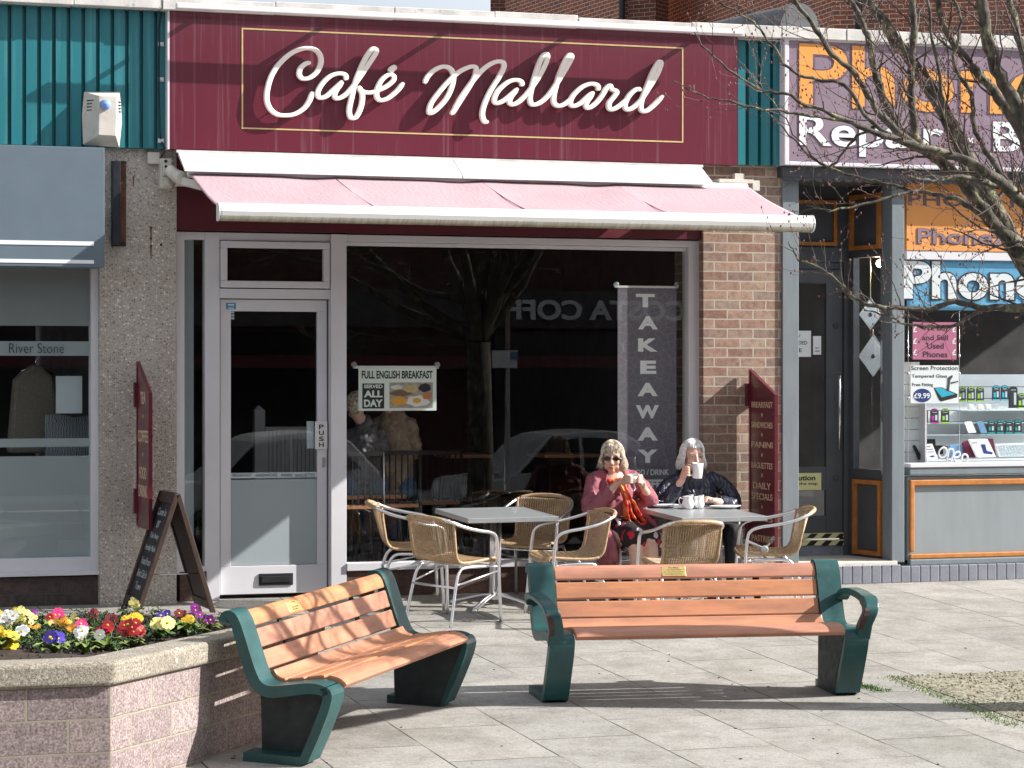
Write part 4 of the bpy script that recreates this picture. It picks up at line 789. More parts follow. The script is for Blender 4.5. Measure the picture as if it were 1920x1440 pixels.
# phones and cards on the base shelf
def lean(name, mat, quad, y, lab, cat, th=.008, extra=None, bevel=.003):
    pl = PY(y); t = thing(name, lab, cat, pl.pt(*pl.at(sum(p[0] for p in quad)/len(quad), max(p[1] for p in quad)), 0)); mb = MB(); pl.poly(mb, quad, -th, 0); mb.build('body', M[mat], t, bevel=bevel)
    if extra:
        for nm, m2, q in extra: mb = MB(); pl.poly(mb, q, .0004, .002); mb.build(nm, M[m2], t)
    return t
lean('mobile_phone', 'pale_ink', [(1719,824),(1734,824),(1735,860),(1721,860)], .34, 'pale green mobile phone with three camera lenses standing in the display', 'phone', extra=[('camera', 'phone_screen', [(1720,825),(1726,825),(1726,831),(1720,831)])])
lean('mobile_phone', 'phone_screen', [(1711,836),(1716,834),(1731,860),(1722,862)], .28, 'black mobile phone leaning at the corner of the display', 'phone')
lean('tablet_case', 'phone_screen', [(1735,823),(1754,823),(1756,856),(1738,858)], .4, 'black tablet case standing behind the price card', 'case')
lean('price_card', 'paper_white', [(1729,833),(1748,832),(1759,860),(1739,862)], .26, 'white price card with blue logo leaning in the display', 'card', .003, [('print','ink',[(1735,837),(1744,836.6),(1744.5,838),(1735.5,838.4)]), ('print','ink',[(1737,842),(1749,841.5),(1749.4,842.6),(1737.4,843.1)]), ('print','ink',[(1739,847),(1750,846.5),(1750.4,847.6),(1739.4,848.1)]), ('logo','navy_ink',[(1742,856),(1748,853.5),(1754,855),(1748,858)])], 0)
lean('mobile_phone', 'phone_screen', [(1755,835),(1769,835),(1769,852),(1755,852)], .4, 'black mobile phone lying behind the neon open sign', 'phone')
lean('boxed_gadget', 'notice_blue', [(1781,834),(1806,833),(1806,858),(1781,858)], .38, 'pale blue boxed gadget behind the neon open sign', 'box')
lean('wine_case', 'case_wine', [(1806,830),(1818,824),(1832,858),(1808,858)], .36, 'wine red tablet case propped on its side', 'case', .03)
lean('gadget_box', 'paper_white', [(1817,824),(1852,823),(1868,857),(1833,858)], .3, 'white gadget box with a phone stand picture, tilted back', 'box', .03, [('picture','navy_ink',[(1839,833),(1847,833),(1850,845),(1861,848),(1860,852),(1844,850)]), ('print','ink',[(1822,830),(1832,829.7),(1832.3,830.8),(1822.3,831.1)])])
lean('wine_case', 'case_wine', [(1853,822),(1862,822),(1869,856),(1866,857)], .36, 'wine red case standing between the gadget box and keyboard', 'case', .03)
kb = lean('keyboard', 'paper_white', [(1866,833),(1935,830),(1945,855),(1874,857)], .3, 'white keyboard propped at the edge of the display', 'keyboard', .01)
mb = MB(); pl = PY(.3)
for r_ in range(4):
    for c_ in range(11): a = 1870+c_*5.6+r_*2.4; b = 835+r_*5.2-c_*.2; pl.poly(mb, [(a,b),(a+4.6,b-.1),(a+5.4,b+4.2),(a+.9,b+4.4)], .0004, .004)
mb.build('keys', M['pale_ink'], kb)
# neon word
on = thing('neon_sign', 'small white neon open sign leaning in the phone shop window', 'neon sign', W(1788,868,.12))
mb = MB(); NP = PY(.12)
def npath(L): return [W(1650+x/5.54, 640+y/5.54, .12) for x, y in L]
for L in ([(650,1105),(620,1130),(610,1170),(625,1205),(660,1205),(688,1170),(690,1125),(665,1103),(650,1105)], [(670,1298),(690,1240),(705,1180),(715,1130),(740,1118),(762,1135),(758,1190),(735,1225),(700,1228)], [(765,1200),(800,1205),(828,1185),(825,1150),(795,1150),(772,1180),(770,1220),(790,1255),(830,1245)], [(838,1268),(850,1220),(862,1180),(890,1175),(910,1195),(905,1240),(893,1290)]):
    mb.tube(spline(npath(L), 4), .0075, 8)
mb.build('tube', M['neon_white'], on)
mb = MB(); mb.box(X(1800,.13), X(1806,.13), .12, .14, dzf-.03, dzf+.005); mb.build('foot', M['plastic_bag'], on)
# posters of the phone window
bb = thing('phone_banner', 'blue vinyl banner with big white word in the phone shop window', 'banner', W(1850,580,.0))
BB = PY(.0); mb = MB(); u0, u1, z0, z1 = BB.rect(1700, 488, 2120, 583); nu, nv = 60, 8
for j in range(nv+1):
    for i in range(nu+1): mb.v.append(tuple(BB.pt(u0+(u1-u0)*i/nu, z0+(z1-z0)*j/nv, .004*math.sin(i*.7+j)*(1-j/nv)+.003*math.sin(i*.31)*(1-j/nv))))
for j in range(nv):
    for i in range(nu): a = j*(nu+1)+i; mb.f.append([a, a+1, a+nu+2, a+nu+1]); mb.m.append(0); mb.sm.append(True)
o = mb.build('vinyl', M['blue_banner'], bb); o.modifiers.new('s', 'SOLIDIFY').thickness = .002
mb = MB(); BB.text(mb, 'Phone', 1690, 488, 1956, 565, .0075, .055); mb.build('letter_outline', M['ink'], bb)
mb = MB(); BB.text(mb, 'Phone', 1694, 491, 1952, 562, .0095, .03); mb.build('lettering', M['white_ink'], bb)
BP2 = PY(.05)
notice('buy_sell_poster', 'pink_card', 1711, 604, 1793, 674, BP2, 0, [('We Buy', 1729, 610, 1778, 623, .012), ('and Sell', 1728, 628, 1777, 638, .012), ('Used', 1738, 643, 1769, 654, .012), ('Phones', 1730, 659, 1776, 670, .012)], 'pink we buy and sell used phones poster', 'poster')
mb = MB(); [BP2.text(mb, '\u00a3', a, b, a+7, b+11, .0045, .02) for a in (1711.5, 1785) for b in (612, 634, 655)]; mb.build('pound_sign', M['white_ink'], bpy.data.objects['buy_sell_poster'])
spp = notice('screen_poster', 'paper_white', 1707, 685, 1797, 756, BP2, 0, [('Screen Protection', 1708, 686, 1795, 694), ('Tempered Glass', 1709, 702, 1775, 710), ('Free Fitting', 1710, 718, 1749, 726)], 'white screen protection tempered glass price poster', 'poster')
mb = MB(); u, z = BP2.at(1728.5, 741.5); mb.prism([(u+.083*math.cos(k*.3), z+.057*math.sin(k*.3)) for k in range(21)], .0045, .0055, lambda a, b, w: BP2.pt(a, b, w)); ov = mb.build('blue_oval', M['navy_ink'], spp)
mb = MB(); BP2.text(mb, '\u00a39.99', 1713, 737, 1743, 747, .006, .02); mb.build('price', M['white_ink'], ov)
mb = MB(); BP2.poly(mb, [(1750,727),(1765,726),(1795,739),(1794,745),(1764,753),(1760,750)], .0045, .0055); hm = mb.build('phone_picture', M['ink'], spp)
mb = MB(); BP2.poly(mb, [(1752,728),(1765,727),(1790,739),(1765,745)], .0056, .0062); mb.build('screen_print', M['pack_cyan'], hm)
mb = MB(); BP2.poly(mb, [(1776,708),(1785,703),(1786,706),(1781,713),(1779,734),(1774,733),(1776,716)], .0063, .007); BP2.poly(mb, [(1781,717),(1796,714),(1796,716),(1782,720)], .0063, .007); mb.build('hammer_print', M['lead'], hm)
# suspended cables for the two posters
mb = MB(); [mb.tube([W(px, 583, .06), W(px, 866, .06)], .0018, 5) for px in (1703, 1799)]
for px in (1703, 1799):
    for py in (667, 700, 747): mb.ball(W(px, py, .055), .012, 8, 5)
mb.build('hanging_wire', M['steel'], None, label='pair of thin steel display wires holding the pink and white posters', cat='display wires')
# tablets hung in the side window
def tablet(cpx, cpy, sx, sy, y, lab, up):
    t = thing('hanging_tablet', lab, 'tablet', W(cpx, cpy+sy, y)); q = [(cpx,cpy-sy),(cpx+sx,cpy),(cpx,cpy+sy),(cpx-sx,cpy)]; pl = PY(y)
    mb = MB(); pl.poly(mb, q, -.008, 0); mb.build('body', M['tablet_metal'], t, bevel=.003)
    mb = MB(); pl.poly(mb, [(cpx,up),(cpx+sx*1.05,cpy),(cpx,cpy+sy*1.03),(cpx-sx*1.05,cpy)], .006, .007); mb.build('plastic_bag', M['plastic_bag'], t)
    mb = MB(); c_ = pl.at(cpx-1, cpy); mb.prism([(c_[0]+.017*math.cos(a)*(1-.18*math.sin(3*a)), c_[1]+.019*math.sin(a)) for a in [k*.4 for k in range(16)]], .0075, .0085, lambda a, b, w: pl.pt(a, b, w)); mb.build('emblem', M['ink'], t)
    mb = MB(); mb.tube([W(cpx, cpy-sy, y-.01), W(cpx, up-80 if up < 560 else up-8, y-.01)], .004, 5); mb.build('cord', M['paper_yellow'], t)
tablet(1632, 590, 21, 28, .75, 'upper silver tablet hanging in the side window of the recess', 556)
tablet(1637, 668, 27, 38, .72, 'lower silver tablet hanging in a clear bag in the side window', 625)
lp = thing('shop_lamp', 'round lit lamp glowing inside the recessed side window', 'lamp', W(1650,494,.9))
mb = MB(); mb.ball(W(1650,494,.9), .035, 14, 10); n = NT('lit_lamp'); n.b.inputs['Emission Color'].default_value = (1,.75,.4,1); n.b.inputs['Emission Strength'].default_value = 4; mb.build('bulb', n.m, lp)
mb = MB(); mb.tube([W(1650,488,.9), W(1650,400,.9)], .006, 6); mb.build('flex', M['black'], lp)
# ---- building behind the roofs
def wallseg(a, b, z0, z1, th, mat, name, parent):
    A, B = Vector(a), Vector(b); L = (B-A).length; mb = MB(); mb.box(0, L, 0, th, z0, z1)
    me = bpy.data.meshes.new(name); me.from_pydata(mb.v, [], mb.f); me.materials.append(mat); o = bpy.data.objects.new(name, me); scn.collection.objects.link(o)
    o.location = A-parent.location; o.rotation_euler.z = math.atan2(B.y-A.y, B.x-A.x); o.parent = parent; return o
def gp(px, Y): v = P3(px, 700, Y); return (v.x, v.y, 0)
rb = thing('brick_building', 'tall red brick building rising behind the flat roofed shops', 'building', gp(1300, 48))
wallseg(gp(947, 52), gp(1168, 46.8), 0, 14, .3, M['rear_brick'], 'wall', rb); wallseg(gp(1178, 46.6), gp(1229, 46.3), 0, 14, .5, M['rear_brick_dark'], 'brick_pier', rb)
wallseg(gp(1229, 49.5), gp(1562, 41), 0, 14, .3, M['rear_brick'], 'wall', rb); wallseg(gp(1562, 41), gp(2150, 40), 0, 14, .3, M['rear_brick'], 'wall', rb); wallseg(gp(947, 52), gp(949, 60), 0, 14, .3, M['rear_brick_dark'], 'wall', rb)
mb = MB(); a = P3(1166, 20, 46.5); mb.tube([(a.x, a.y, 3), (a.x, a.y, 14)], .06, 8); mb.build('drain_pipe', M['black'], rb)
mb = MB(); a = P3(1610, 40, 40.6); mb.tube([(a.x, a.y, 3), (a.x, a.y, 14)], .06, 8); mb.build('drain_pipe', M['black'], rb)
mb = MB()
for k in range(75): a = P3(1585+k*7, 57+k*.15, 40.4); a2 = P3(1590.5+k*7, 76+k*.15, 40.4); mb.box(a.x, a2.x, a.y, a.y+.1, a2.z, a.z)
mb.build('blue_brick_course', K('blue_brick', (.13,.17,.21), .6, 0, .2, 3), rb)
dm = thing('roof_dormer', 'small arched grey leaded roof hood behind the shop roofs', 'roof hood', P3(1490, 80, 26))
mb = MB(); cpt = P3(1497, 75, 26); s_ = 26/F
for i in range(13):
    a = math.pi*i/12; xx = -math.cos(a)*38*s_; zz2 = math.sin(a)*62*s_
    mb.v += [(cpt.x+xx, cpt.y, cpt.z+zz2), (cpt.x+xx-.5, cpt.y+2.4, cpt.z+zz2*.9)]
for i in range(12): mb.f.append([2*i, 2*i+1, 2*i+3, 2*i+2]); mb.m.append(0); mb.sm.append(True)
mb.f.append([2*i for i in range(13)]); mb.m.append(0); mb.sm.append(False); mb.v += []
o = mb.build('lead_hood', M['roof_lead'], dm); o.modifiers.new('s', 'SOLIDIFY').thickness = -.05
# the lit lamp in the recess, and an unseen strip added to brighten the display
ld = bpy.data.lights.new('lamp_light', 'POINT'); ld.energy = 22; ld.color = (1,.8,.55); ld.shadow_soft_size = .05; lo = bpy.data.objects.new('lamp_light', ld); scn.collection.objects.link(lo); lo.location = W(1650,499,.8)
st_ = thing('added_strip_light', 'unseen strip light added to brighten the phone shop display', 'strip light', (X(1850,.6), .55, 2.75)); n = NT('strip_glow'); n.b.inputs['Emission Color'].default_value = (.95,.98,1,1); n.b.inputs['Emission Strength'].default_value = 18
mb = MB(); mb.box(X(1720,.3), 7.5, .16, .24, 2.70, 2.73); mb.build('tube', n.m, st_); mb = MB(); mb.box(X(1720,.3), 7.5, .12, .28, 2.735, 2.78); mb.build('housing', M['white_plastic'], st_)
# ---------------------------------------------------------------- ground
mb = MB()
def sl(x, y, h=0): return (x, y, SL*y+h)
y_a, y_b = -9.0, 3.0
mb.add([sl(-40,y_a), sl(40,y_a), sl(40,y_b), sl(-40,y_b)], [(0,1,2,3)]); mb.build('pavement', M['paving'], None, kind='structure')
mb = MB(); zr_ = SL*y_a-.12; mb.box(-60, 60, -60, y_a-.15, zr_-.2, zr_); mb.build('road', M['road_mat'], None, kind='structure')
mb = MB(); mb.box(-40, 40, y_a-.15, y_a, zr_-.1, SL*y_a+.001); mb.build('kerb', M['coping'], None, bevel=.01, kind='structure')
mb = MB(); mb.box(-60, 60, -60, -20.5, zr_-.1, zr_+.12); mb.build('far_pavement', M['coping'], None, kind='structure')
mb = MB(); mb.box(-150, 150, 7, 150, -.6, -.35); mb.build('ground', M['road_mat'], None, kind='structure')
# gravel tree pit, with loose stones
g0 = G(1676,1269); a_ = (g0.x, g0.y); b_ = (g0.x+2.2, g0.y); c_ = (g0.x+2.2, g0.y-3.2); d_ = (g0.x, g0.y-3.2)
mb = MB(); nx, ny = 44, 60
for j in range(ny+1):
    for i in range(nx+1):
        x = a_[0]+2.2*i/nx; y = a_[1]-3.2*j/ny; e = min(i, nx-i, j, ny-j); mb.v.append(sl(x, y, .004+(random.uniform(0, .012) if e > 0 else 0)))
for j in range(ny):
    for i in range(nx): q = j*(nx+1)+i; mb.f.append([q, q+1, q+nx+2, q+nx+1]); mb.m.append(0); mb.sm.append(False)
for k in range(3600):
    x = a_[0]+random.uniform(.01, 2.0); y = a_[1]-random.uniform(.01, 2.6); r_ = random.uniform(.004, .011)
    mb.ball(sl(x, y, .010), (r_, r_*.8, r_*.6), 5, 3, Matrix.Rotation(random.uniform(0, 3), 3, 'Z'))
mb.build('gravel', M['gravel'], None, kind='stuff')
def grass(name, pts, n_, h, label=None, spread=.05, mat='leaf'):
    mb = MB()
    for _ in range(n_):
        p_ = random.choice(pts); x = p_[0]+random.gauss(0, spread); y = p_[1]+random.gauss(0, spread*.6); hh = h*random.uniform(.4, 1.1); a = random.uniform(0, 6.28); w_ = .0035
        b0 = Vector(sl(x, y)); tip = b0+Vector((random.gauss(0, hh*.5), random.gauss(0, hh*.5), hh)); sd_ = Vector((math.cos(a)*w_, math.sin(a)*w_, 0)); md_ = (b0+tip)/2+Vector((0,0,hh*.15)); mb.add([b0-sd_, b0+sd_, md_+sd_*.7, tip, md_-sd_*.7], [(0,1,2,3,4)])
    return mb
gp_ = [G(a, b)[:2] for a, b in ((1612,1287),(1625,1290),(1640,1292),(1632,1288),(1650,1296))]
grass('t', gp_, 200, .022, spread=.03).build('grass_tuft', M['leaf'], None, fix=False, label='small grass tuft in the paving joint beside the right end of the long bench', cat='grass tuft')
mb = MB()
for _ in range(55):
    p_ = G(random.uniform(250, 1900), random.uniform(1130, 1435)); q_ = random.uniform(.0025, .008); a_2 = random.uniform(0, 3.1)
    mb.obox(Vector((p_.x, p_.y, SL*p_.y+.0035)), (math.cos(a_2)*q_*random.uniform(.8, 2.2), math.sin(a_2)*q_, 0), (-math.sin(a_2)*q_*.35, math.cos(a_2)*q_*.35, 0), (0, 0, .0022))
mb.build('litter', M['wood_dark'], None, fix=False, kind='stuff')
edge = [G(a, b)[:2] for a, b in [(1676+k*4.6, 1270+k*1.85) for k in range(50)]]+[G(1676+k*14, 1271)[:2] for k in range(18)]
grass('t', edge, 1500, .012, spread=.045).build('grass', M['leaf_pale'], None, fix=False, kind='stuff')
moss = [G(a, b)[:2] for a, b in ([(60+k*14, 1127-k*.05) for k in range(10)]+[(660+k*20, 1109) for k in range(18)]+[(300+k*9, 1420-k*4) for k in range(14)])]
grass('t', moss, 700, .022, spread=.03).build('weeds', M['leaf_dark'], None, fix=False, kind='stuff')

# ---------------------------------------------------------------- benches
SP_ = spline([(.585,.762,0),(.545,.735,0),(.515,.66,0),(.48,.56,0),(.445,.47,0),(.405,.408,0),(.34,.385,0),(.24,.398,0),(.12,.418,0),(.045,.412,0),(.008,.385,0)], 8)
SP_ = [(p.x, p.y) for p in SP_]
cum = [0]
for a, b in zip(SP_[:-1], SP_[1:]): cum.append(cum[-1]+math.dist(a, b))
def at_s(s):
    s = max(0, min(cum[-1], s))
    for i in range(len(cum)-1):
        if s <= cum[i+1]: t = (s-cum[i])/(cum[i+1]-cum[i]); return Vector((SP_[i][0]+(SP_[i+1][0]-SP_[i][0])*t, SP_[i][1]+(SP_[i+1][1]-SP_[i][1])*t))
    return Vector(SP_[-1])
def make_bench(lab, L, arms, plaque_u, plaque_txt):
    t = thing('park_bench', lab, 'bench', group='timber and green iron benches', local=True); fn = lambda u, v, w: Vector((w, u, v)); EW = .152
    band = [(.622,.712),(.618,.735),(.600,.748),(.575,.742)]+[( p[0]+.014, p[1]-.014) for p in SP_[8:-6:3]]+[(.045,.395),(.028,.375),(.045,.30),(.10,.16),(.155,.035),(.20,.022),(.32,.022),(.50,.022)]
    band = [(a, b) for a, b in band]
    for i, u in enumerate((0, L)):
        mb = MB(); P_ = [(q.x, q.y) for q in spline([Vector((a, b, 0)) for a, b in band[:-4]], 3)]+band[-4:]
        n_ = len(P_); th = [.05+.012*math.sin(math.pi*min(1, k/n_*1.2)) for k in range(n_)]; mb.path(P_, th, u-EW/2, u+EW/2, fn); e = mb.build('end_frame', M['bench_green'], t, bevel=.014)
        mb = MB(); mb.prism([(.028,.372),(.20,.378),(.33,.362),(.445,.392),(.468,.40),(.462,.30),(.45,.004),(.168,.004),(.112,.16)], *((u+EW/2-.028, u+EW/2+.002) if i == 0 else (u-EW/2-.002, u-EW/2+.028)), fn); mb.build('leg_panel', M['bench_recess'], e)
        if arms:
            o_ = 1 if i else -1; fo = lambda a, b, w: Vector((w+o_*(.03+.05*max(0, min(1, (b-.45)/.18))), a, b))
            mb = MB(); A_ = [(q.x, q.y) for q in spline([Vector((a, b, 0)) for a, b in [(.475,.545),(.44,.588),(.36,.608),(.22,.612),(.08,.598),(.005,.572),(-.024,.53),(-.004,.47),(.018,.41),(.034,.365)]], 5)]
            mb.path(A_, [.038+.016*(k > 20) for k in range(len(A_))], u+o_*.012-.042, u+o_*.012+.046, fo); mb.build('armrest', M['bench_green'], t, bevel=.01)
            mb = MB(); mb.path([(q.x, q.y) for q in spline([Vector((-.033,.56,0)), Vector((-.046,.53,0)), Vector((-.026,.455,0)), Vector((.0,.40,0))], 4)], [.004,.012,.014,.013,.012,.02,.022,.02,.014,.012,.008,.005,.004], u+o_*.012-.043, u+o_*.012-.012, fo); mb.build('rust_patch', M['bench_worn'], e)
    s = .006; k = 0; hts = [.103, .101, .101, .118, .098, .098, .098]; gp2 = (cum[-1]-.008-sum(hts))/6; hts = [h*(1 if gp2 > .012 else (cum[-1]-.092)/sum(hts)) for h in hts]; gp2 = (cum[-1]-.008-sum(hts))/6
    for h in hts:
        ss = [s+h*q/6 for q in range(7)]; top = [at_s(q) for q in ss]; inn = []
        for q in ss: a = at_s(q-.004); b = at_s(q+.004); d_ = (b-a).normalized(); inn.append(at_s(q)+Vector((d_.y*-1, d_.x))*-.034)
        if inn[3].x < top[3].x and k < 3: inn = [2*a-b for a, b in zip(top, inn)]
        poly = [tuple(p) for p in top]+[tuple(p) for p in reversed(inn)]
        x0_ = EW/2+.002; mb = MB(); mb.prism(poly, x0_+random.uniform(-.001, .001), L-EW/2-.002, fn); mb.build('slat', M['slat_wood'], t, bevel=.007); s += h+gp2; k += 1
    for u in (.25*L, .75*L):
        mb = MB(); bk = [at_s(q) for q in (.02, .10, .18, .26, .32)]; mb.path([(p.x+.045, p.y-.01) for p in bk], .012, u-.02, u+.02, fn); mb.build('back_strap', M['bench_recess'], t)
    p0, p1 = at_s(.035), at_s(.098); dv = (p1-p0); nn = Vector((-dv.y, dv.x)).normalized(); nn = -nn if nn.x > 0 else nn
    def fp(a, b, w): q = p1+(p0-p1)*b+nn*(.001+w); return Vector((plaque_u+a, q.x, q.y))
    mb = MB(); mb.prism([(-.075,0),(.075,0),(.075,1),(-.075,1)], 0, .003, fp); pq = mb.build('plaque', M['brass'], t, bevel=.001); mb = MB()
    for i, tx in enumerate(plaque_txt):
        if tx: w_ = .004*len(tx)*.5+.01; text(mb, tx, lambda u, v, ww, i=i, w_=w_: fp(-w_+2*w_*u, .80-i*.22+.13*v, .0032+ww), .01, .0005)
    mb.build('engraving', M['ink'], pq); return t
b1 = make_bench('long timber slatted bench with green iron ends and looped armrests', 1.82, True, .83, ['New Milton', 'Camp Support Group', 'for all carers in support', 'of our town and memory'])
f1, f2 = G(1041,1318), G(1586,1304); an = math.atan2(f2.y-f1.y, f2.x-f1.x); dr_ = Vector((-math.sin(an), math.cos(an))); place(b1, f1.x-dr_.x*.15, f1.y-dr_.y*.15, an)
b2 = make_bench('timber slatted bench without armrests, angled beside the flower bed', 1.88, False, .60, ['In memory', '', 'of good friends', 'and neighbours'])
f1, f2 = G(583,1433), G(842,1321); an = math.atan2(f2.y-f1.y, f2.x-f1.x); dr_ = Vector((-math.sin(an), math.cos(an))); place(b2, f1.x-dr_.x*.15, f1.y-dr_.y*.15, an)

# ---------------------------------------------------------------- bistro chairs
def shell(t_, s_):      # t_ 0 front of seat .. 1 top of back; s_ -1..1
    ctl = [(.25,.428),(.225,.447),(.10,.438),(-.04,.432),(-.13,.442),(-.185,.49),(-.215,.57),(-.245,.67),(-.268,.752)]
    f = t_*(len(ctl)-1); i = min(int(f), len(ctl)-2); q = f-i
    p0, p1, p2, p3 = ctl[max(i-1, 0)], ctl[i], ctl[i+1], ctl[min(i+2, len(ctl)-1)]
    def cr(a, b, c, d): return .5*(2*b+(c-a)*q+(2*a-5*b+4*c-d)*q*q+(3*b-a-3*c+d)*q**3)
    y, z = cr(p0[0], p1[0], p2[0], p3[0]), cr(p0[1], p1[1], p2[1], p3[1]); bk = max(0, (t_-.5)*2)
    w_ = .205+.012*bk; return Vector((s_*w_, y+.055*bk*s_*s_, z+.012*(1-bk)*s_*s_-.02*bk*s_*s_*0))
def shell_n(t_, s_):
    a = shell(min(t_+.01, 1), s_)-shell(max(t_-.01, 0), s_); b = shell(t_, s_+.02)-shell(t_, s_-.02); return a.cross(b).normalized()
def make_chair(lab):
    t = thing('bistro_chair', lab, 'chair', group='wicker and aluminium bistro chairs', local=True)
    def weave(t0, t1, nt, nw):
        mb = MB()
        for i in range(nw):
            s_ = -1+2*(i+.5)/nw; pts = [shell(t0+(t1-t0)*k/26, s_) for k in range(27)]; mb.tube(pts, (.0042, .002), 4, False)
        for j in range(nt):
            tt = t0+(t1-t0)*(j+.5)/nt; pts = []
            for k in range(nw*2+1):
                s_ = -1+k/nw; pts.append(shell(tt, s_)+shell_n(tt, s_)*(.0035*math.sin(math.pi*(k+.0)/1+math.pi*(j % 2)+math.pi/2)))
            mb.tube(pts, .0026, 3, False)
        for s_ in (-1, 1): mb.tube([shell(t0+(t1-t0)*k/24, s_) for k in range(25)], .011, 7)
        return mb
    weave(0, .52, 40, 24).build('seat', M['wicker'], t, fix=False); weave(.52, 1, 44, 24).build('backrest', M['wicker'], t, fix=False)
    mb = MB(); mb.tube([shell(0, -1+k/8) for k in range(17)], .014, 8); mb.build('seat_edge', M['wicker'], t)
    A_ = M['aluminium']
    for s_ in (-1, 1):
        mb = MB(); mb.tube(spline([(s_*.262,.255,0),(s_*.255,.235,.30),(s_*.25,.215,.56),(s_*.252,.19,.625),(s_*.258,.12,.655),(s_*.262,0,.675),(s_*.252,-.13,.705),(s_*.215,-.235,.745),(s_*.16,-.275,.762)], 6), .0125, 9); mb.build('arm_and_front_leg', A_, t)
        mb = MB(); mb.tube(spline([(s_*.205,.16,.405),(s_*.20,-.05,.41),(s_*.198,-.12,.39),(s_*.205,-.165,.30),(s_*.222,-.235,0)], 6), .0115, 8); mb.build('rear_leg', A_, t)
        mb = MB(); mb.tube([(s_*.254,.225,.37),(s_*.207,-.17,.29)], .008, 6); mb.tube([(s_*.205,.16,.405),(s_*.254,.222,.40)], .008, 6); mb.build('side_bar', A_, t)
    mb = MB(); mb.tube([(-.208,-.178,.275),(.208,-.178,.275)], .009, 6); mb.tube([(-.254,.222,.40),(.254,.222,.40)], .009, 6); mb.tube([(-.205,.05,.405),(.205,.05,.405)], .009, 6); mb.build('stretcher', A_, t)
    mb = MB(); mb.tube(spline([(-.205,-.243,.748),(-.12,-.29,.766),(0,-.31,.772),(.12,-.29,.766),(.205,-.243,.748)], 5), .0165, 9); mb.build('wrapped_top_rail', M['wicker'], t); return t
chair0 = make_chair('wicker chair seen from behind at the near left corner of the empty table')
specs = [(-.95,-1.42,30, None), (-1.02,-.56,-12,'wicker chair behind the near left chair, closest to the cafe door'), (.03,-.42,-128,'wicker chair behind the empty table with its back to the window'),
 (-.02,-1.38,180,'sunlit wicker chair between the two tables facing the empty one'), (.62,-1.93,88,'wicker chair seen from behind, pushed up to the table with crockery'), (1.56,-1.42,163,'wicker chair beside the menu board holding a silver three armed fitting'),
 (.80,-.55,-82,'wicker chair under the seated woman in the pink coat'), (1.40,-.40,-92,'wicker chair under the seated woman in the navy jacket')]
chairs = []
for i, (x, y, a, l) in enumerate(specs):
    c = chair0 if i == 0 else copy_tree(chair0)
    if l: c['label'] = l
    place(c, x, y, R(a-90)); chairs.append(c)
# silver fitting on the right chair
ft = thing('silver_fitting', 'silver fitting with three stubby arms lying on a wicker seat', 'metal fitting', W(1432,1034,-1.5)); c = W(1434,1030,-1.5)
mb = MB(); mb.ball(c, .03, 12, 8); mb.build('hub', M['white_plastic'], ft)
for a, b, yy in ((1393,1004,-1.42),(1450,1003,-1.35),(1425,1036,-1.25)): mb = MB(); e_ = W(a, b+6, yy); mb.tube([c, c*.7+e_*.3, e_], [.016,.011,.017], 10); mb.build('arm', M['steel'], ft)

# ---------------------------------------------------------------- tables
def make_table(lab, w_, d_):
    t = thing('bistro_table', lab, 'table', group='slatted grey bistro tables', local=True); h = .71
    mb = MB(); n_ = 12; 
    for k in range(n_): y0 = -d_/2+.028+(d_-.056)*k/n_; mb.box(-w_/2+.028, w_/2-.028, y0+.0015, y0+(d_-.056)/n_-.0015, h-.014, h-.001)
    mb.build('slat_top', M['table_slats'], t)
    mb = MB(); mb.box(-w_/2, w_/2, -d_/2, -d_/2+.027, h-.036, h); mb.box(-w_/2, w_/2, d_/2-.027, d_/2, h-.036, h); mb.box(-w_/2, -w_/2+.027, -d_/2+.0275, d_/2-.0275, h-.036, h); mb.box(w_/2-.027, w_/2, -d_/2+.0275, d_/2-.0275, h-.036, h); mb.build('rim', M['table_slats'], t, bevel=.003)
    mb = MB(); mb.box(-w_/2+.03, w_/2-.03, -d_/2+.03, d_/2-.03, h-.024, h-.018); mb.build('under_plate', M['interior_mid'], t)
    mb = MB(); 
    for a, b in ((-1,-1),(1,-1),(1,1),(-1,1)): mb.tube([(a*.021, b*.021, .09), (a*.021, b*.021, h-.03)], .0165, 9)
    mb.box(-.03, .03, -.03, .03, .06, .12); mb.build('column', M['aluminium'], t)
    for a in (45, 135, 225, 315):
        c, s = math.cos(R(a)), math.sin(R(a)); mb = MB()
        for o_ in (-.014, .014): mb.tube(spline([(c*.02-s*o_, s*.02+c*o_, .10), (c*.16-s*o_, s*.16+c*o_, .075), (c*.34-s*o_, s*.34+c*o_, .025)], 5), .009, 7)
        mb.lathe((c*.35, s*.35, 0), [(0,0),(.02,0),(.02,.02),(.012,.032),(0,.034)], 10); mb.build('foot', M['aluminium'], t)
    return t
ta = make_table('empty grey slatted table with three wicker chairs round it', .71, .74); place(ta, -.405, -.79, R(2))
tb = make_table('grey slatted table set with white crockery in front of two women', .70, .95); place(tb, 1.165, -.93, R(2))
def on_table(px, py): return G(px, py, .711)
def dish(name, px, py, rx, prof, lab, cat, mat='china', shape=None):
    c = on_table(px, py); t = MB(); t.lathe(c, [(r*rx, z) for r, z in prof], 28)
    if shape: t.v = [(c.x+(x-c.x)*shape[0], c.y+(y-c.y)*shape[1], z) for x, y, z in t.v]
    return t.build(name, M[mat], None, label=lab, cat=cat)
PLT = [(0,.004),(.55,.004),(.62,.006),(.95,.019),(1,.022),(.99,.018),(.6,0),(0,0)]
dish('saucer', 1218, 943, .085, PLT, 'white saucer on the table in front of the woman in the pink coat', 'saucer')
dish('side_plate', 1243, 951, .125, PLT, 'wide shallow white plate at the near left of the crockery', 'plate', shape=(1, .75))
dish('saucer', 1325, 945, .085, PLT, 'white saucer behind the milk jugs by the resting hand', 'saucer')
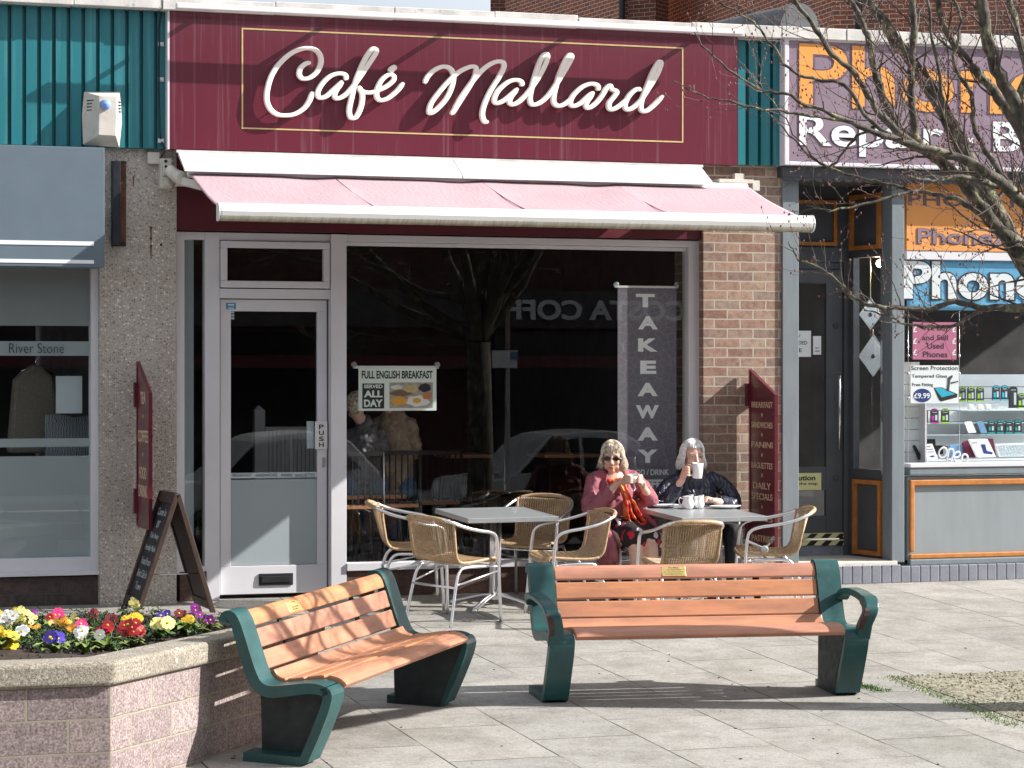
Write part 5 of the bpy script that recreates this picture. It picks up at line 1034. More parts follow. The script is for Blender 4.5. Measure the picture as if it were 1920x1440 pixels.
dish('side_plate', 1360, 953, .125, PLT, 'wide white plate at the right of the milk jugs', 'plate', shape=(1.02, .7))
JUG = [(0,.0),(.030,.0),(.040,.01),(.046,.035),(.038,.062),(.036,.078),(.042,.092),(.038,.090),(.030,.06),(0,.05)]
for px, py, l, sc in ((1290, 954, 'larger white milk jug with a loop handle', 1.05), (1310, 953, 'smaller white milk jug touching the larger one', .98)):
    c = on_table(px, py); t = MB(); t.lathe(c, [(r*sc, z*sc) for r, z in JUG], 22); t.v = [(x, y, z+(.012*max(0, (x-c.x)/.04) if z > c.z+.08 else 0)) for x, y, z in t.v]; j = t.build('milk_jug', M['china'], None, label=l, cat='milk jug')
    if sc > 1: mb = MB(); mb.tube(spline([(c.x-.036,c.y,c.z+.075),(c.x-.065,c.y,c.z+.085),(c.x-.075,c.y,c.z+.06),(c.x-.06,c.y,c.z+.03),(c.x-.042,c.y,c.z+.022)], 4), .005, 6); mb.build('handle', M['china'], j)
sp = MB(); a, b = W(1237,941,-.98), W(1226,938,-.98); sp.tube([W(1240,942.5,-1.0)+Vector((0,0,.012)), W(1228,941,-1.0)+Vector((0,0,.014))], .0025, 6); sp.ball(W(1241,942.5,-1.0)+Vector((0,0,.012)), (.012,.008,.003)); sp.build('teaspoon', M['steel'], None, label='steel teaspoon lying on the left saucer', cat='teaspoon')

# ---------------------------------------------------------------- chalkboard A-board
xr = W(318,935,-.8).x; ya, yb = -.52, -1.10; hb = .90; zg = SL*-.8
ab = thing('chalkboard_sign', 'dark wooden folding chalkboard with handwriting standing by the pebble faced pillar', 'chalkboard', (xr, -.8, zg))
def board(sgn, chalk, spread):
    def fn(u, v, w):    # u along y, v up the board, w outward
        q = Vector((sgn*.02, 0, hb)); lean = Vector((sgn*spread, 0, -hb)).normalized(); nrm = Vector((sgn*hb, 0, spread)).normalized()
        p_ = q+lean*(1-v)*.97; return Vector((xr, 0, zg))+p_+nrm*w+Vector((0, u, 0))
    mb = MB()
    for a, b, c, d in ((yb, 0, yb+.05, 1), (ya-.05, 0, ya, 1), (yb+.05, .92, ya-.05, 1), (yb+.05, .12, ya-.05, .19)): mb.prism([(a,b),(c,b),(c,d),(a,d)], -.035, 0.0, fn)
    fr = mb.build('frame', M['wood_dark'], ab, bevel=.004)
    mb = MB(); mb.prism([(yb+.05,.19),(ya-.05,.19),(ya-.05,.92),(yb+.05,.92)], -.025, -.016, fn); mb.build('panel', M['black'] if chalk else M['wood_dark'], ab)
    if chalk:
        mb = MB()
        for k, (s, wv) in enumerate((('Come In', .30), ('or', .10), ('Take Away', .30), ('Freshly Made', .36), ('Food from', .32), ('Best Cafe In', .34), ('Town', .20))):
            vc = .85-k*.095; text(mb, s, lambda u, v, w, vc=vc, wv=wv: fn((ya+yb)/2+wv/2-wv*u+.01, vc-.028+.055*v, -.015+w), -.01, .001)
        mb.build('chalk_writing', M['pale_ink'], ab)
board(-1, True, .30); board(1, False, .27)
mb = MB(); mb.tube([(xr, yb+.02, zg+hb-.01), (xr, ya-.02, zg+hb-.01)], .012, 6); mb.build('hinge', M['dark_iron'], ab)
for k, (yy, s) in enumerate(((yb+.05, 1),)): mb = MB(); mb.tube([(xr-.19, yy, zg+.33), (xr+.17, yy, zg+.33)], .004, 5); mb.build('chain', M['steel'], ab)

# ---------------------------------------------------------------- planter
pl_ = thing('planter', 'low octagonal block walled planter with lichen spotted stone coping', 'planter', (-5, -6, -.4))
c0 = W(207,1440,-6.6); cn = Vector((c0.x, -6.6)); zc_top = Z(207,1240,-6.6-.03); zc_bot = Z(207,1284,-6.6)
dirR = Vector((math.cos(R(50)), math.sin(R(50)))); e1 = cn+dirR*2.3; e2 = e1+Vector((-.35, 1)).normalized()*1.0; w1 = Vector((-8.2, -6.55+.0))
# outline of the planter (front left, front corner, right face, back)
ring = [w1, cn, e1, e1+Vector((-.9, .85)), Vector((-8.2, e1.y+.85))]
def inset(P_, d_):
    out = []; n_ = len(P_)
    for i in range(n_):
        a, b, c = P_[i-1], P_[i], P_[(i+1) % n_]; n1 = (b-a).normalized(); n2 = (c-b).normalized(); n1 = Vector((-n1.y, n1.x)); n2 = Vector((-n2.y, n2.x)); m_ = (n1+n2).normalized(); out.append(b+m_*d_/max(.3, m_.dot(n1)))
    return out
def ringwall(mb, P_, th, z0, z1):
    Q = inset(P_, th); n_ = len(P_)
    vs = [(p.x, p.y, z0) for p in P_]+[(p.x, p.y, z1) for p in P_]+[(p.x, p.y, z0) for p in Q]+[(p.x, p.y, z1) for p in Q]; fs = []
    for i in range(n_): j = (i+1) % n_; fs += [(i, j, n_+j, n_+i), (2*n_+i, 3*n_+i, 3*n_+j, 2*n_+j), (n_+i, n_+j, 3*n_+j, 3*n_+i), (i, 2*n_+i, 2*n_+j, j)]
    mb.add(vs, fs)
# each face as its own block wall so the courses follow it
for i, nm in ((0, 'block_wall'), (1, 'block_wall'), (2, 'block_wall')):
    A, B = ring[i], ring[i+1]; L_ = (B-A).length; a_ = math.atan2(B.y-A.y, B.x-A.x)
    me = bpy.data.meshes.new(nm); m_ = MB(); m_.box(-L_, 0, 0, .1, -.55, 0) if i == 0 else m_.box(0, L_, 0, .1, -.55, 0); me.from_pydata(m_.v, [], m_.f); me.materials.append(M['planter_block'])
    o = bpy.data.objects.new(nm, me); scn.collection.objects.link(o); o.parent = pl_; q = B if i == 0 else A; o.location = Vector((q.x, q.y, zc_bot+(.0 if i else 0)))-pl_.location; o.rotation_euler.z = a_
mb = MB(); out_ = inset(ring, -.035); ringwall(mb, out_, .24, zc_bot, zc_top); o = mb.build('coping', M['coping_stone'], pl_, bevel=.022); o.modifiers['b'].segments = 4
q_ = inset(ring, .18); mb = MB(); nn_ = len(q_)
xs0, xs1 = -8.1, e1.x; gx, gy = 110, 60; ymin, ymax = -6.5, ring[3].y-.1
def inside(x, y):
    ok = False; n_ = len(q_); j = n_-1
    for i in range(n_):
        if (q_[i].y > y) != (q_[j].y > y) and x < (q_[j].x-q_[i].x)*(y-q_[i].y)/(q_[j].y-q_[i].y)+q_[i].x: ok = not ok
        j = i
    return ok
zs0 = zc_top-.045
def sz(x, y): return zs0+.035*math.sin(x*3.1+y*2)*math.sin(y*4.3-x)+.02*math.sin(x*11)*math.sin(y*9)
for j in range(gy+1):
    for i in range(gx+1): x = xs0+(xs1-xs0)*i/gx; y = ymin+(ymax-ymin)*j/gy; mb.v.append((x, y, sz(x, y) if inside(x, y) else zc_top-.09))
for j in range(gy):
    for i in range(gx):
        a = j*(gx+1)+i; x = xs0+(xs1-xs0)*(i+.5)/gx; y = ymin+(ymax-ymin)*(j+.5)/gy
        if inside(x, y): mb.f.append([a, a+1, a+gx+2, a+gx+1]); mb.m.append(0); mb.sm.append(True)
for k in range(900):
    x = random.uniform(-5.4, e1.x); y = random.uniform(ymin, ymax)
    if inside(x, y): mb.ball((x, y, sz(x, y)+.002), random.uniform(.003, .012), 5, 3)
mb.build('soil', M['soil'], pl_)
# ---- flowers: position in the picture of the bloom, then where the stem meets the soil
def soilpt(px, py):
    h = zs0; r = ray(px, py); t = (h-CAM.z)/r.z; return CAM+r*t
def leafblade(mb, base, ang, ln, wd, lift, curl=.6):
    n_ = 6; d = Vector((math.cos(ang), math.sin(ang), 0)); s = Vector((-math.sin(ang), math.cos(ang), 0)); o = len(mb.v); vs = []
    for k in range(n_+1):
        t = k/n_; c = Vector(base)+d*ln*t*(.6+.4*t)+Vector((0,0,lift*math.sin(t*2.0)*(1-curl*t*.5))); w_ = wd*math.sin(math.pi*min(.97, .12+t*.86))**.8; ru = .006*math.sin(k*2.6)
        vs += [c-s*w_+Vector((0,0,w_*.35+ru)), c, c+s*w_+Vector((0,0,w_*.35-ru))]
    mb.add(vs, [(3*k+a, 3*k+a+1, 3*k+a+4, 3*k+a+3) for k in range(n_) for a in (0, 1)], True)
def petal_flower(mb, mc, c, nrm, r, nump=5, notch=.18):
    nrm = nrm.normalized(); u = nrm.orthogonal().normalized(); v = nrm.cross(u); a0 = random.uniform(0, 6)
    for k in range(nump):
        a = a0+2*math.pi*k/nump; d = u*math.cos(a)+v*math.sin(a); s = nrm.cross(d); L_ = r*random.uniform(.92, 1.06); W_ = r*.62*5/nump if nump > 5 else r*.60
        pts = [c+nrm*.001, c+d*L_*.35-s*W_*.42+nrm*r*.04, c+d*L_*.78-s*W_+nrm*r*(.10+random.uniform(-.1, .12)), c+d*L_*1.0-s*W_*.45+nrm*r*random.uniform(-.05, .12), c+d*L_*(1-notch)+nrm*r*.05, c+d*L_+s*W_*.45+nrm*r*random.uniform(-.05, .12), c+d*L_*.78+s*W_+nrm*r*(.10+random.uniform(-.1, .12)), c+d*L_*.35+s*W_*.42+nrm*r*.04]
        mb.add(pts, [(0,1,2,3,4),(0,4,5,6,7)], True)
    if mc is not None: mc.ball(c+nrm*r*.06, (r*.24, r*.24, r*.16), 7, 4, nrm.to_track_quat('Z', 'Y').to_matrix())
def plant(kind, colour, px, py, ppx, ppy, n_, r, spread, lab, leaf='leaf', eye='petal_yellow', cat='primrose'):
    b = soilpt(ppx, ppy); b.z = sz(b.x, b.y); Yb = (b-CAM).dot(FW)
    c = P3(px, py, Yb); t = thing(kind, lab, cat, b); mb, mc, ms = MB(), MB(), MB()
    for k in range(n_):
        a = random.uniform(0, 6.28); q = math.sqrt(random.random()); off = RT*math.cos(a)*spread[0]*q+UP*math.sin(a)*spread[1]*q+FW*random.uniform(-.03, .03)
        cc = c+off; nr = (-FW*.8+UP*random.uniform(.3, 1.1)+RT*(off.dot(RT)*9+random.uniform(-.35, .35)))
        if kind == 'wallflower': petal_flower(mb, None, cc, nr, r*random.uniform(.7, 1.1), 4, .1)
        else: petal_flower(mb, mc if eye else None, cc, nr, r*random.uniform(.85, 1.1))
        mid = (b+cc)/2+Vector((random.uniform(-.02,.02), random.uniform(-.02,.02), .02)); 
        if k < 9: ms.tube(spline([b+Vector((random.uniform(-.01,.01), 0, 0)), mid, cc-nr.normalized()*.004], 4), .0022, 5, False)
    mb.build('petals', M['petal_'+colour], t, fix=False)
    if mc.v: mc.build('flower_eye', M[eye], t)
    ms.build('stem', M['leaf_pale'], t); ml = MB()
    if kind == 'wallflower':
        for k in range(80): h = random.random(); bb = b+(c-b)*h*.85+Vector((random.gauss(0,.035), random.gauss(0,.03), 0)); leafblade(ml, bb, random.uniform(0, 6.28), random.uniform(.02, .045), .0035, .012)
    else:
        for k in range(11): leafblade(ml, b+Vector((0,0,.004)), k*2*math.pi/11+random.uniform(-.3,.3), random.uniform(.08, .14), random.uniform(.022, .034), random.uniform(.03, .085))
    ml.build('leaves', M[leaf], t, fix=False); return t
fl = [('primrose','crimson',185,1305-165,0,0)]
F_ = [
 ('primrose','yellow',3,1197,6,1232,9,.03,(.06,.045),'big yellow primrose cut by the picture edge at the front of the bed'),
 ('primrose','white',14,1160,24,1207,7,.03,(.05,.03),'large white flower cluster at the far end of the bed from the bench'),
 ('primrose','white',43,1184,38,1217,2,.032,(.008,.008),'lone white bloom on a thin stem behind the yellow primrose'),
 ('primrose','violet',102,1194,102,1230,4,.034,(.03,.02),'violet blue primrose with a yellow eye at the front'),
 ('primrose','white',157,1186,160,1225,3,.032,(.032,.01),'pair of white blooms beside the scarlet cluster'),
 ('primrose','white',189,1190,188,1215,1,.028,(.002,.002),'small white bloom drooping right of the white pair'),
 ('primrose','crimson',194,1177,200,1214,6,.032,(.035,.018),'scarlet primrose cluster just behind the small white bloom'),
 ('primrose','crimson',244,1178,241,1209,12,.03,(.05,.03),'largest deep red primrose ball with yellow eyes'),
 ('primrose','yellow',247,1162,250,1193,8,.028,(.045,.012),'golden primrose peeping over the largest red ball'),
 ('primrose','lemon',297,1170,297,1203,7,.032,(.05,.025),'soft yellow primrose right of the largest red ball'),
 ('primrose','maroon_petal',340,1152,345,1192,8,.022,(.05,.012),'dark maroon primrose toward the bench end of the bed'),
 ('primrose','yellow',352,1163,352,1193,4,.02,(.03,.012),'small yellow primrose under the dark maroon one'),
 ('primrose','purple',367,1148,370,1186,8,.021,(.022,.035),'bright purple primrose spike near the bench'),
 ('primrose','purple',390,1163,385,1186,5,.022,(.03,.015),'low purple primrose closest to the bench'),
 ('primrose','violet',310,1152,315,1188,4,.022,(.03,.01),'tiny violet flowers against the foot of the chalkboard'),
 ('primrose','rose',105,1155,108,1190,7,.026,(.03,.03),'magenta pink primrose standing high at the back'),
 ('primrose','rose',147,1172,150,1205,5,.026,(.028,.02),'pink primrose between the orange cluster and the white pair'),
 ('primrose','crimson',92,1161,96,1195,5,.018,(.03,.012),'small dark red blooms left of the magenta primrose'),
 ('wallflower','orange',120,1168,122,1205,22,.014,(.045,.03),'orange wallflower with round head'),
 ('wallflower','lemon',140,1159,140,1195,8,.016,(.02,.02),'pale yellow wallflower sprig beside the orange one'),
 ('wallflower','lemon',42,1157,42,1200,26,.018,(.06,.04),'tall lemon wallflower spreading behind the white cluster'),
 ('wallflower','yellow',30,1145,30,1190,9,.014,(.02,.02),'yellow wallflower tip at the top of the lemon clump'),
 ('wallflower','yellow',3,1160,6,1200,16,.017,(.05,.05),'golden wallflower at the far end of the bed'),
 ('wallflower','purple',55,1150,56,1190,9,.016,(.03,.025),'purple wallflower rising behind the lemon clump'),
 ('wallflower','maroon_petal',176,1152,178,1195,12,.016,(.025,.02),'dark red wallflower on a bare stalk against the sunlit paving'),
 ('wallflower','maroon_petal',207,1162,210,1198,12,.015,(.03,.025),'wine coloured wallflower beside the foot of the chalkboard'),
 ('wallflower','lemon',250,1137,262,1180,16,.014,(.022,.04),'tall pale yellow wallflower spike in front of the chalkboard'),
 ('wallflower','lemon',100,1170,100,1200,6,.016,(.015,.015),'creamy wallflower sprig under the magenta primrose'),
 ('wallflower','orange',134,1181,136,1212,6,.015,(.018,.015),'small orange wallflower low in front of the pink primrose'),
 ('primrose','orange',60,1176,62,1205,4,.016,(.03,.012),'little orange blooms right of the white cluster'),
]
for k_, c_, px, py, ppx, ppy, n_, r_, sp_, l_ in F_:
    plant(k_, c_, px, py, ppx, ppy, n_, r_*1.12, (sp_[0]*1.1, sp_[1]*1.15), l_, leaf=('leaf_dark' if k_ == 'wallflower' else random.choice(['leaf', 'leaf_pale', 'leaf_pale'])), cat=k_)
mb = MB()
for _ in range(4200):
    px = random.uniform(-330, 410); py = random.uniform(1172, 1228)-max(0, (px-180)*.16); b = soilpt(px, py)
    if not inside(b.x, b.y) or math.sin(px*.09)+math.sin(py*.2+px*.03) < -.5: continue
    b.z = sz(b.x, b.y)+random.uniform(0, .06); leafblade(mb, b, random.uniform(0, 6.28), random.uniform(.025, .06), random.uniform(.003, .007), random.uniform(.01, .03))
mb.build('low_foliage', M['leaf_dark'], None, fix=False, kind='stuff')
# ---------------------------------------------------------------- tree at the right, its limbs crossing the picture
rng = random.Random(11)
base = P3(2018, 700, 14.97); base.z = SL*base.y; fork = P3(2014, 600, 14.97)
tree = thing('bare_tree', 'bare leafless street tree with lichen on its limbs and red buds', 'tree', base)
mb = MB(); mb.tube([base+Vector((0,0,-.05)), base+Vector((0,0,.12)), base*.5+fork*.5+Vector((.02,0,0)), fork], [.19,.145,.13,.12], 16); mb.build('trunk', M['bark'], tree)
limbs = [  # (px, py, radius px, depth)
 [(2014,600,22,14.97),(1975,545,19,14.8),(1920,482,17,14.6),(1865,420,14,14.5),(1812,352,13,14.4),(1760,300,12,14.35),(1712,272,10,14.3),(1650,215,7,14.3),(1610,150,6,14.2),(1560,100,5.5,14.1),(1520,40,5,14.0),(1470,-20,4,14.0)],
 [(1760,300,11,14.35),(1718,262,9,14.4),(1712,200,9,14.4),(1708,130,8,14.4),(1714,60,8,14.4),(1710,-20,7,14.4)],
 [(1740,285,10,14.3),(1690,245,9,14.6),(1655,180,9,14.7),(1640,130,8,14.7),(1628,70,7,14.8),(1600,10,6,14.8),(1585,-30,5,14.8)],
 [(2014,600,22,14.97),(1995,470,19,15.05),(1950,330,18,15.1),(1905,200,15,15.1),(1868,130,13,15.1),(1850,60,13,15.1),(1838,-30,12,15.1)],
 [(1965,350,15,15.1),(1915,245,12,15.3),(1862,170,10,15.4),(1810,110,9,15.4),(1770,50,7,15.4),(1750,-30,6,15.4)],
 [(2014,600,18,14.97),(2010,480,18,14.0),(1925,385,13,13.7),(1840,315,11,13.5),(1760,285,9,13.4),(1680,262,7,13.3),(1620,240,5.5,13.2),(1560,215,4.5,13.2),(1480,180,3.5,13.1),(1420,165,3,13.1),(1350,118,2.2,13.0),(1302,60,1.5,13.0)],
 [(1680,262,6,13.3),(1632,225,5,13.4),(1583,160,4.5,13.5),(1530,150,4,13.5),(1480,128,3.6,13.5),(1440,75,3,13.5),(1413,42,2.6,13.5),(1350,5,2,13.5)],
 [(2014,600,14,14.97),(1975,598,12,14.7),(1930,578,10,14.3),(1850,578,7,14.2),(1790,566,6,14.1),(1740,580,5.5,14.1),(1690,577,5,14.0),(1630,573,4.2,13.9),(1590,545,3.5,13.9),(1550,510,3,13.8),(1510,492,2.4,13.8),(1492,478,1.8,13.8),(1478,452,1.2,13.8)],
 [(1850,578,5,14.2),(1800,605,4,14.1),(1760,612,3.5,14.1),(1710,610,2.8,14.0),(1660,592,2.0,14.0),(1620,582,1.3,14.0)],
 [(1840,400,9,14.5),(1790,372,5,14.6),(1720,358,4,14.7),(1650,342,3.4,14.7),(1600,330,3,14.8),(1530,300,2.3,14.8),(1480,250,1.7,14.8),(1445,215,1.3,14.8)],
 [(1720,358,3.5,14.7),(1660,372,3,14.6),(1600,388,2.4,14.5),(1555,395,1.8,14.4),(1512,385,1.2,14.4)],
 [(1640,240,4,13.4),(1560,222,3.4,13.2),(1490,212,3,13.1),(1420,202,2.4,13.0),(1360,190,1.9,13.0),(1310,178,1.5,13.0),(1260,150,1.1,13.0)],
 [(1640,240,3,13.4),(1600,262,3,13.4),(1560,310,2.4,13.4),(1530,300,2,13.4),(1480,235,1.6,13.4),(1440,180,1.3,13.4),(1400,130,1,13.4)],
 [(2010,470,16,14.9),(1960,420,10,14.4),(1900,360,8,14.2),(1850,345,6,14.1),(1800,330,5,14.0),(1750,340,4,13.9),(1700,330,3,13.8)],
 [(1812,352,9,14.4),(1800,290,6,14.2),(1770,230,5,14.1),(1765,160,4,14.0),(1750,80,3.4,14.0),(1735,-20,3,14.0)],
 [(1905,200,9,15.1),(1930,120,8,15.2),(1940,40,7,15.2),(1960,-30,6,15.2)],
 [(1925,385,9,13.7),(1880,330,7,14.0),(1830,250,6,14.2),(1822,180,5,14.2),(1790,120,4,14.2),(1800,40,3.4,14.2),(1780,-30,3,14.2)],
]
wood = MB(); limbm = MB(); buds = MB()
def grow(p, d, ln, r, lv, cap=[0]):
    segs = 4 if lv else 6; pts = [p]; rr = [r]; q = p; dd = d.normalized()
    for k in range(segs):
        dd = (dd+Vector((rng.gauss(0,.16), rng.gauss(0,.16), rng.gauss(.04,.15)))).normalized(); q = q+dd*ln/segs; pts.append(q); rr.append(max(.0011, r*(1-.72*(k+1)/segs)))
        if lv < 2 and rng.random() < (.55, .42, 0)[lv]:
            ax = Vector((rng.gauss(0,1), rng.gauss(0,1), rng.gauss(0,1))).normalized(); nd = (dd*.75+(ax-dd*ax.dot(dd)).normalized()*.75+Vector((0,0,.12)))
            grow(q, nd, ln*rng.uniform(.35,.62), rr[-1]*.62, lv+1)
    wood.tube(pts, rr, 5 if r > .006 else 3, False)
    if r < .005 or lv >= 1:
        for k in range(1, len(pts)):
            if rng.random() < .22: s = rng.uniform(.0028,.005); buds.ball(pts[k]+Vector((rng.gauss(0,.003), rng.gauss(0,.003), .002)), (s, s, s*1.5), 5, 3)
        s = .006; buds.ball(pts[-1], (s*.8, s*.8, s*1.4), 5, 3)
def limb(L, dens=1.0, hand=True):
    P = [P3(a, b, Y) for a, b, r, Y in L] if hand else [Vector(q[:3]) for q in L]; rs = [r*.88*Y/F for a, b, r, Y in L] if hand else [q[3] for q in L]
    Q = spline([Vector((*p, 0))[:3] for p in P], 5); 
    for q in Q[1:-1]: q += Vector((rng.gauss(0,.0045), rng.gauss(0,.0045), rng.gauss(0,.0045)))
    RR = []
    for i in range(len(P)-1): RR += [rs[i]+(rs[i+1]-rs[i])*k/5 for k in range(5)]
    RR.append(rs[-1]); RR = [max(r, .0016)*(1+.08*math.sin(i*1.7)) for i, r in enumerate(RR)]
    limbm.tube(Q, RR, 10 if max(RR) > .02 else 6, True)
    for i in range(3, len(Q)-1):
        tng = (Q[i+1]-Q[i-1]).normalized(); n_ = 1 if rng.random() < dens*(.36 if RR[i] < .0075 else .52 if RR[i] < .03 else .46) else 0
        if RR[i] < .009: n_ += rng.random() < .12
        for _ in range(n_):
            ax = Vector((rng.gauss(0,1), rng.gauss(0,1), rng.gauss(.2,1))); ax = (ax-tng*ax.dot(tng)).normalized()
            grow(Q[i], tng*.8+ax*.8+Vector((0,0,.15)), rng.uniform(.22,.6) if RR[i] > .012 else rng.uniform(.1,.32), min(.0085, max(.0025, RR[i]*.32)), 0 if RR[i] > .012 else 1)
for L in limbs: limb(L, 1.0)
# the rest of the crown, right of and behind the picture's edge
for k in range(11):
    a = -1.9+k*.37; el = rng.uniform(.55, 1.15); d = Vector((math.cos(a)*math.cos(el), math.sin(a)*math.cos(el), math.sin(el))); p = Vector(fork); L = [(*p, .07)]; ln = rng.uniform(.55,.75)
    for s in range(6): d = (d+Vector((rng.gauss(0,.14), rng.gauss(0,.14), .05))).normalized(); p = p+d*ln*.8; L.append((*p, .07*(1-(s+1)/7.0)+.004))
    limb(L, .9, False)
limbm.build('limbs', M['bark'], tree); wood.build('twigs', M['twig'], tree, fix=False, kind='stuff'); buds.build('buds', M['bud'], tree, fix=False, kind='stuff')

# ---------------------------------------------------------------- people
def Q10(cx, cy, y): return W(1060+cx/5.053, 800+cy/5.053, y)
def remesh(o, vox, sm=2):
    m = o.modifiers.new('r', 'REMESH'); m.mode = 'VOXEL'; m.voxel_size = vox; m.use_smooth_shade = True; s = o.modifiers.new('s', 'SMOOTH'); s.iterations = sm; s.factor = .5; return o
def chain(mb, pts, rad, n=12, up=None):   # tapered limb with rounded ends; rad items r or (wide, deep)
    pts = [Vector(p) for p in pts]; mb.tube(spline(pts, 4) if len(pts) > 2 else pts, (sum([[tuple(a+(b-a)*k/4 for a, b in zip(r0, r1)) for k in range(4)] for r0, r1 in zip([r if isinstance(r, tuple) else (r, r) for r in rad][:-1], [r if isinstance(r, tuple) else (r, r) for r in rad][1:])], [])+[rad[-1] if isinstance(rad[-1], tuple) else (rad[-1], rad[-1])]) if len(pts) > 2 else [r if isinstance(r, tuple) else (r, r) for r in rad], n, True, up=up)
    for p, r in ((pts[0], rad[0]), (pts[-1], rad[-1])):
        q = min(r) if isinstance(r, tuple) else r; mb.ball(p, q, 10, 7)
def frame_of(f, u=Vector((0,0,1))):
    f = Vector(f).normalized(); r = f.cross(u).normalized(); u2 = r.cross(f).normalized(); return r, f, u2      # r = person's right hand side when f is forward... (f x up)
def head(mb, c, f, up=Vector((0,0,1)), k=1.0):
    r, f, u = frame_of(f, up); Rm = Matrix((r, f, u)).transposed(); at = lambda x, y, z: c+(r*x+f*y+u*z)*k
    mb.ball(at(0,-.008,.03), (.074*k,.092*k,.088*k), 20, 14, Rm); mb.ball(at(0,.018,-.03), (.060*k,.066*k,.080*k), 18, 12, Rm); mb.ball(at(0,.048,-.088), (.030*k,.028*k,.024*k), 12, 8, Rm)
    for s in (-1, 1):
        mb.ball(at(s*.036,.056,-.022), (.026*k,.022*k,.026*k), 12, 8, Rm); mb.ball(at(s*.032,.068,.030), (.026*k,.014*k,.010*k), 12, 8, Rm); mb.ball(at(s*.076,-.008,-.008), (.010*k,.020*k,.030*k), 10, 8, Rm)
        mb.ball(at(s*.012,.090,-.036), (.010*k,.010*k,.009*k), 8, 6, Rm); mb.ball(at(s*.04,.035,-.062), (.022*k,.026*k,.024*k), 10, 8, Rm)
    mb.tube([at(0,.078,.022), at(0,.092,-.005), at(0,.104,-.030), at(0,.088,-.040)], [.009*k,.011*k,.0135*k,.008*k], 10)
    mb.ball(at(0,.074,-.060), (.024*k,.013*k,.007*k), 10, 7, Rm); mb.ball(at(0,.072,-.073), (.021*k,.013*k,.008*k), 10, 7, Rm)
    return at, Rm
def face_bits(at, Rm, parent, k=1.0, eyes=True, glasses=False):
    mb = MB(); mb.ball(at(0,.0835,-.0625), (.021*k,.0055*k,.0042*k), 12, 7, Rm); mb.ball(at(0,.082,-.0705), (.018*k,.0055*k,.005*k), 12, 7, Rm); mb.build('lips', M['lips'], parent)
    if eyes:
        mb = MB(); m2 = MB()
        for s in (-1, 1): mb.ball(at(s*.031,.0765,.006), (.0135*k,.008*k,.0055*k), 12, 8, Rm); m2.ball(at(s*.031,.0835,.0062), (.0055*k,.002*k,.0050*k), 10, 6, Rm); m2.tube([at(s*.045,.076,.0085), at(s*.031,.0845,.0125), at(s*.017,.079,.009)], .0013, 5); m2.tube([at(s*.047,.074,.030), at(s*.031,.084,.034), at(s*.016,.085,.030)], .002, 5)
        mb.build('eyes', M['egg_white'], parent); m2.build('iris_and_lashes', M['hair_dark'], parent)
    if glasses:
        mb = MB()
        for s in (-1, 1):
            mb.prism([(s*(.034)+.027*math.cos(a)*1.0, .006+.0175*math.sin(a)) for a in [q*.42 for q in range(15)]], .094, .098, lambda x, z, y: at(x, y-abs(x)*.18, z))
        g = mb.build('sunglasses', M['lens'], parent, bevel=.001); mb = MB(); mb.tube([at(-.01,.097,.010), at(0,.1,.013), at(.01,.097,.010)], .002, 6)
        for s in (-1, 1): mb.tube([at(s*.060,.086,.012), at(s*.074,.07,.012), at(s*.080,-.01,.006)], .0022, 6)
        mb.build('frame', M['steel'], g)
def hair(name, at, Rm, mat, parent, length, fringe, seed, part=.0, front=50, puff=1.0, wave=.006, bottom=None):
    rg = random.Random(seed); mb = MB(); mb.ball(at(0,-.022,.038), (.084*puff,.088*puff,.090*puff), 18, 12, Rm)
    for k in range(900):
        ph = rg.uniform(-180, 180); ap = abs(ph); k_ = rg.uniform(0, 6.3); fk = rg.uniform(-.12, .26); L = length*(1+rg.uniform(-.32, .10)); A, B, Cc = .083*puff+rg.uniform(0,.011), .100*puff+rg.uniform(0,.008), .100+rg.uniform(0,.007)
        if ap < front: tmax = R(rg.uniform(52, 66)+fringe*20*(rg.random())); hang = 0
        else: tmax = R(96); hang = L*(.75+.25*min(1, (ap-front)/25))
        pts = []; t0 = R(rg.uniform(2, 22)); cph, sph = math.cos(R(ph)), math.sin(R(ph))
        for j in range(7):
            t = t0+(tmax-t0)*j/6; pts.append(at(sph*A*math.sin(t)+part*(1-j/6), cph*B*math.sin(t)-.018, .038+Cc*math.cos(t)))
        if hang:
            px_, py_ = sph*A, cph*B-.018
            for j in range(1, 6):
                q = j/5; fl = 1+.11*math.sin(q*2.6)+(fk-.06)*q*q; pts.append(at(px_*fl+wave*q*math.sin(q*3+k_), py_*fl+wave*q*math.cos(q*3+k_)-.01*q, .028-hang*q))
        mb.tube(pts, [.0035]*(len(pts)-2)+[.003,.0012], 4, False)
    return mb.build(name, M[mat], parent, fix=False)
def finger(mb, a, b, c, d, r=.0085): mb.tube(spline([a, b, c, d], 3), [r]*4+[r*.95]*3+[r*.85, r*.8, r*.72], 8); mb.ball(d, r*.72, 8, 6); mb.ball(a, r*1.1, 8, 6)
# --- woman in the pink coat
YT = -.56
w1 = thing('person', 'woman in a dusty pink coat, bright scarf and sunglasses lifting a cup in both hands', 'person', W(1150, 1110, YT), group=None)
hc = Q10(447, 300, YT-.02); fdir = -FW*.93-RT*.12+UP*-.06
body = MB(); at1, Rm1 = head(body, hc, fdir, (UP+RT*.05).normalized(), .98)
nk, ch_, wa_, hp = Q10(470, 430, YT), Q10(455, 560, YT), Q10(455, 850, YT), Q10(470, 1050, YT-.03)
chain(body, [Q10(455,360,YT+.01), nk, ch_, wa_, hp], [.05,.055,(.15,.10),(.15,.11),(.16,.12)], 14, up=(0,1,0))
shL, shR = Q10(285,510,YT), Q10(640,500,YT); elL, elR = Q10(245,800,YT-.12), Q10(810,700,YT-.10); wrL, wrR = Q10(478,548,YT-.27), Q10(738,572,YT-.26); cup = Q10(640, 492, YT-.34)
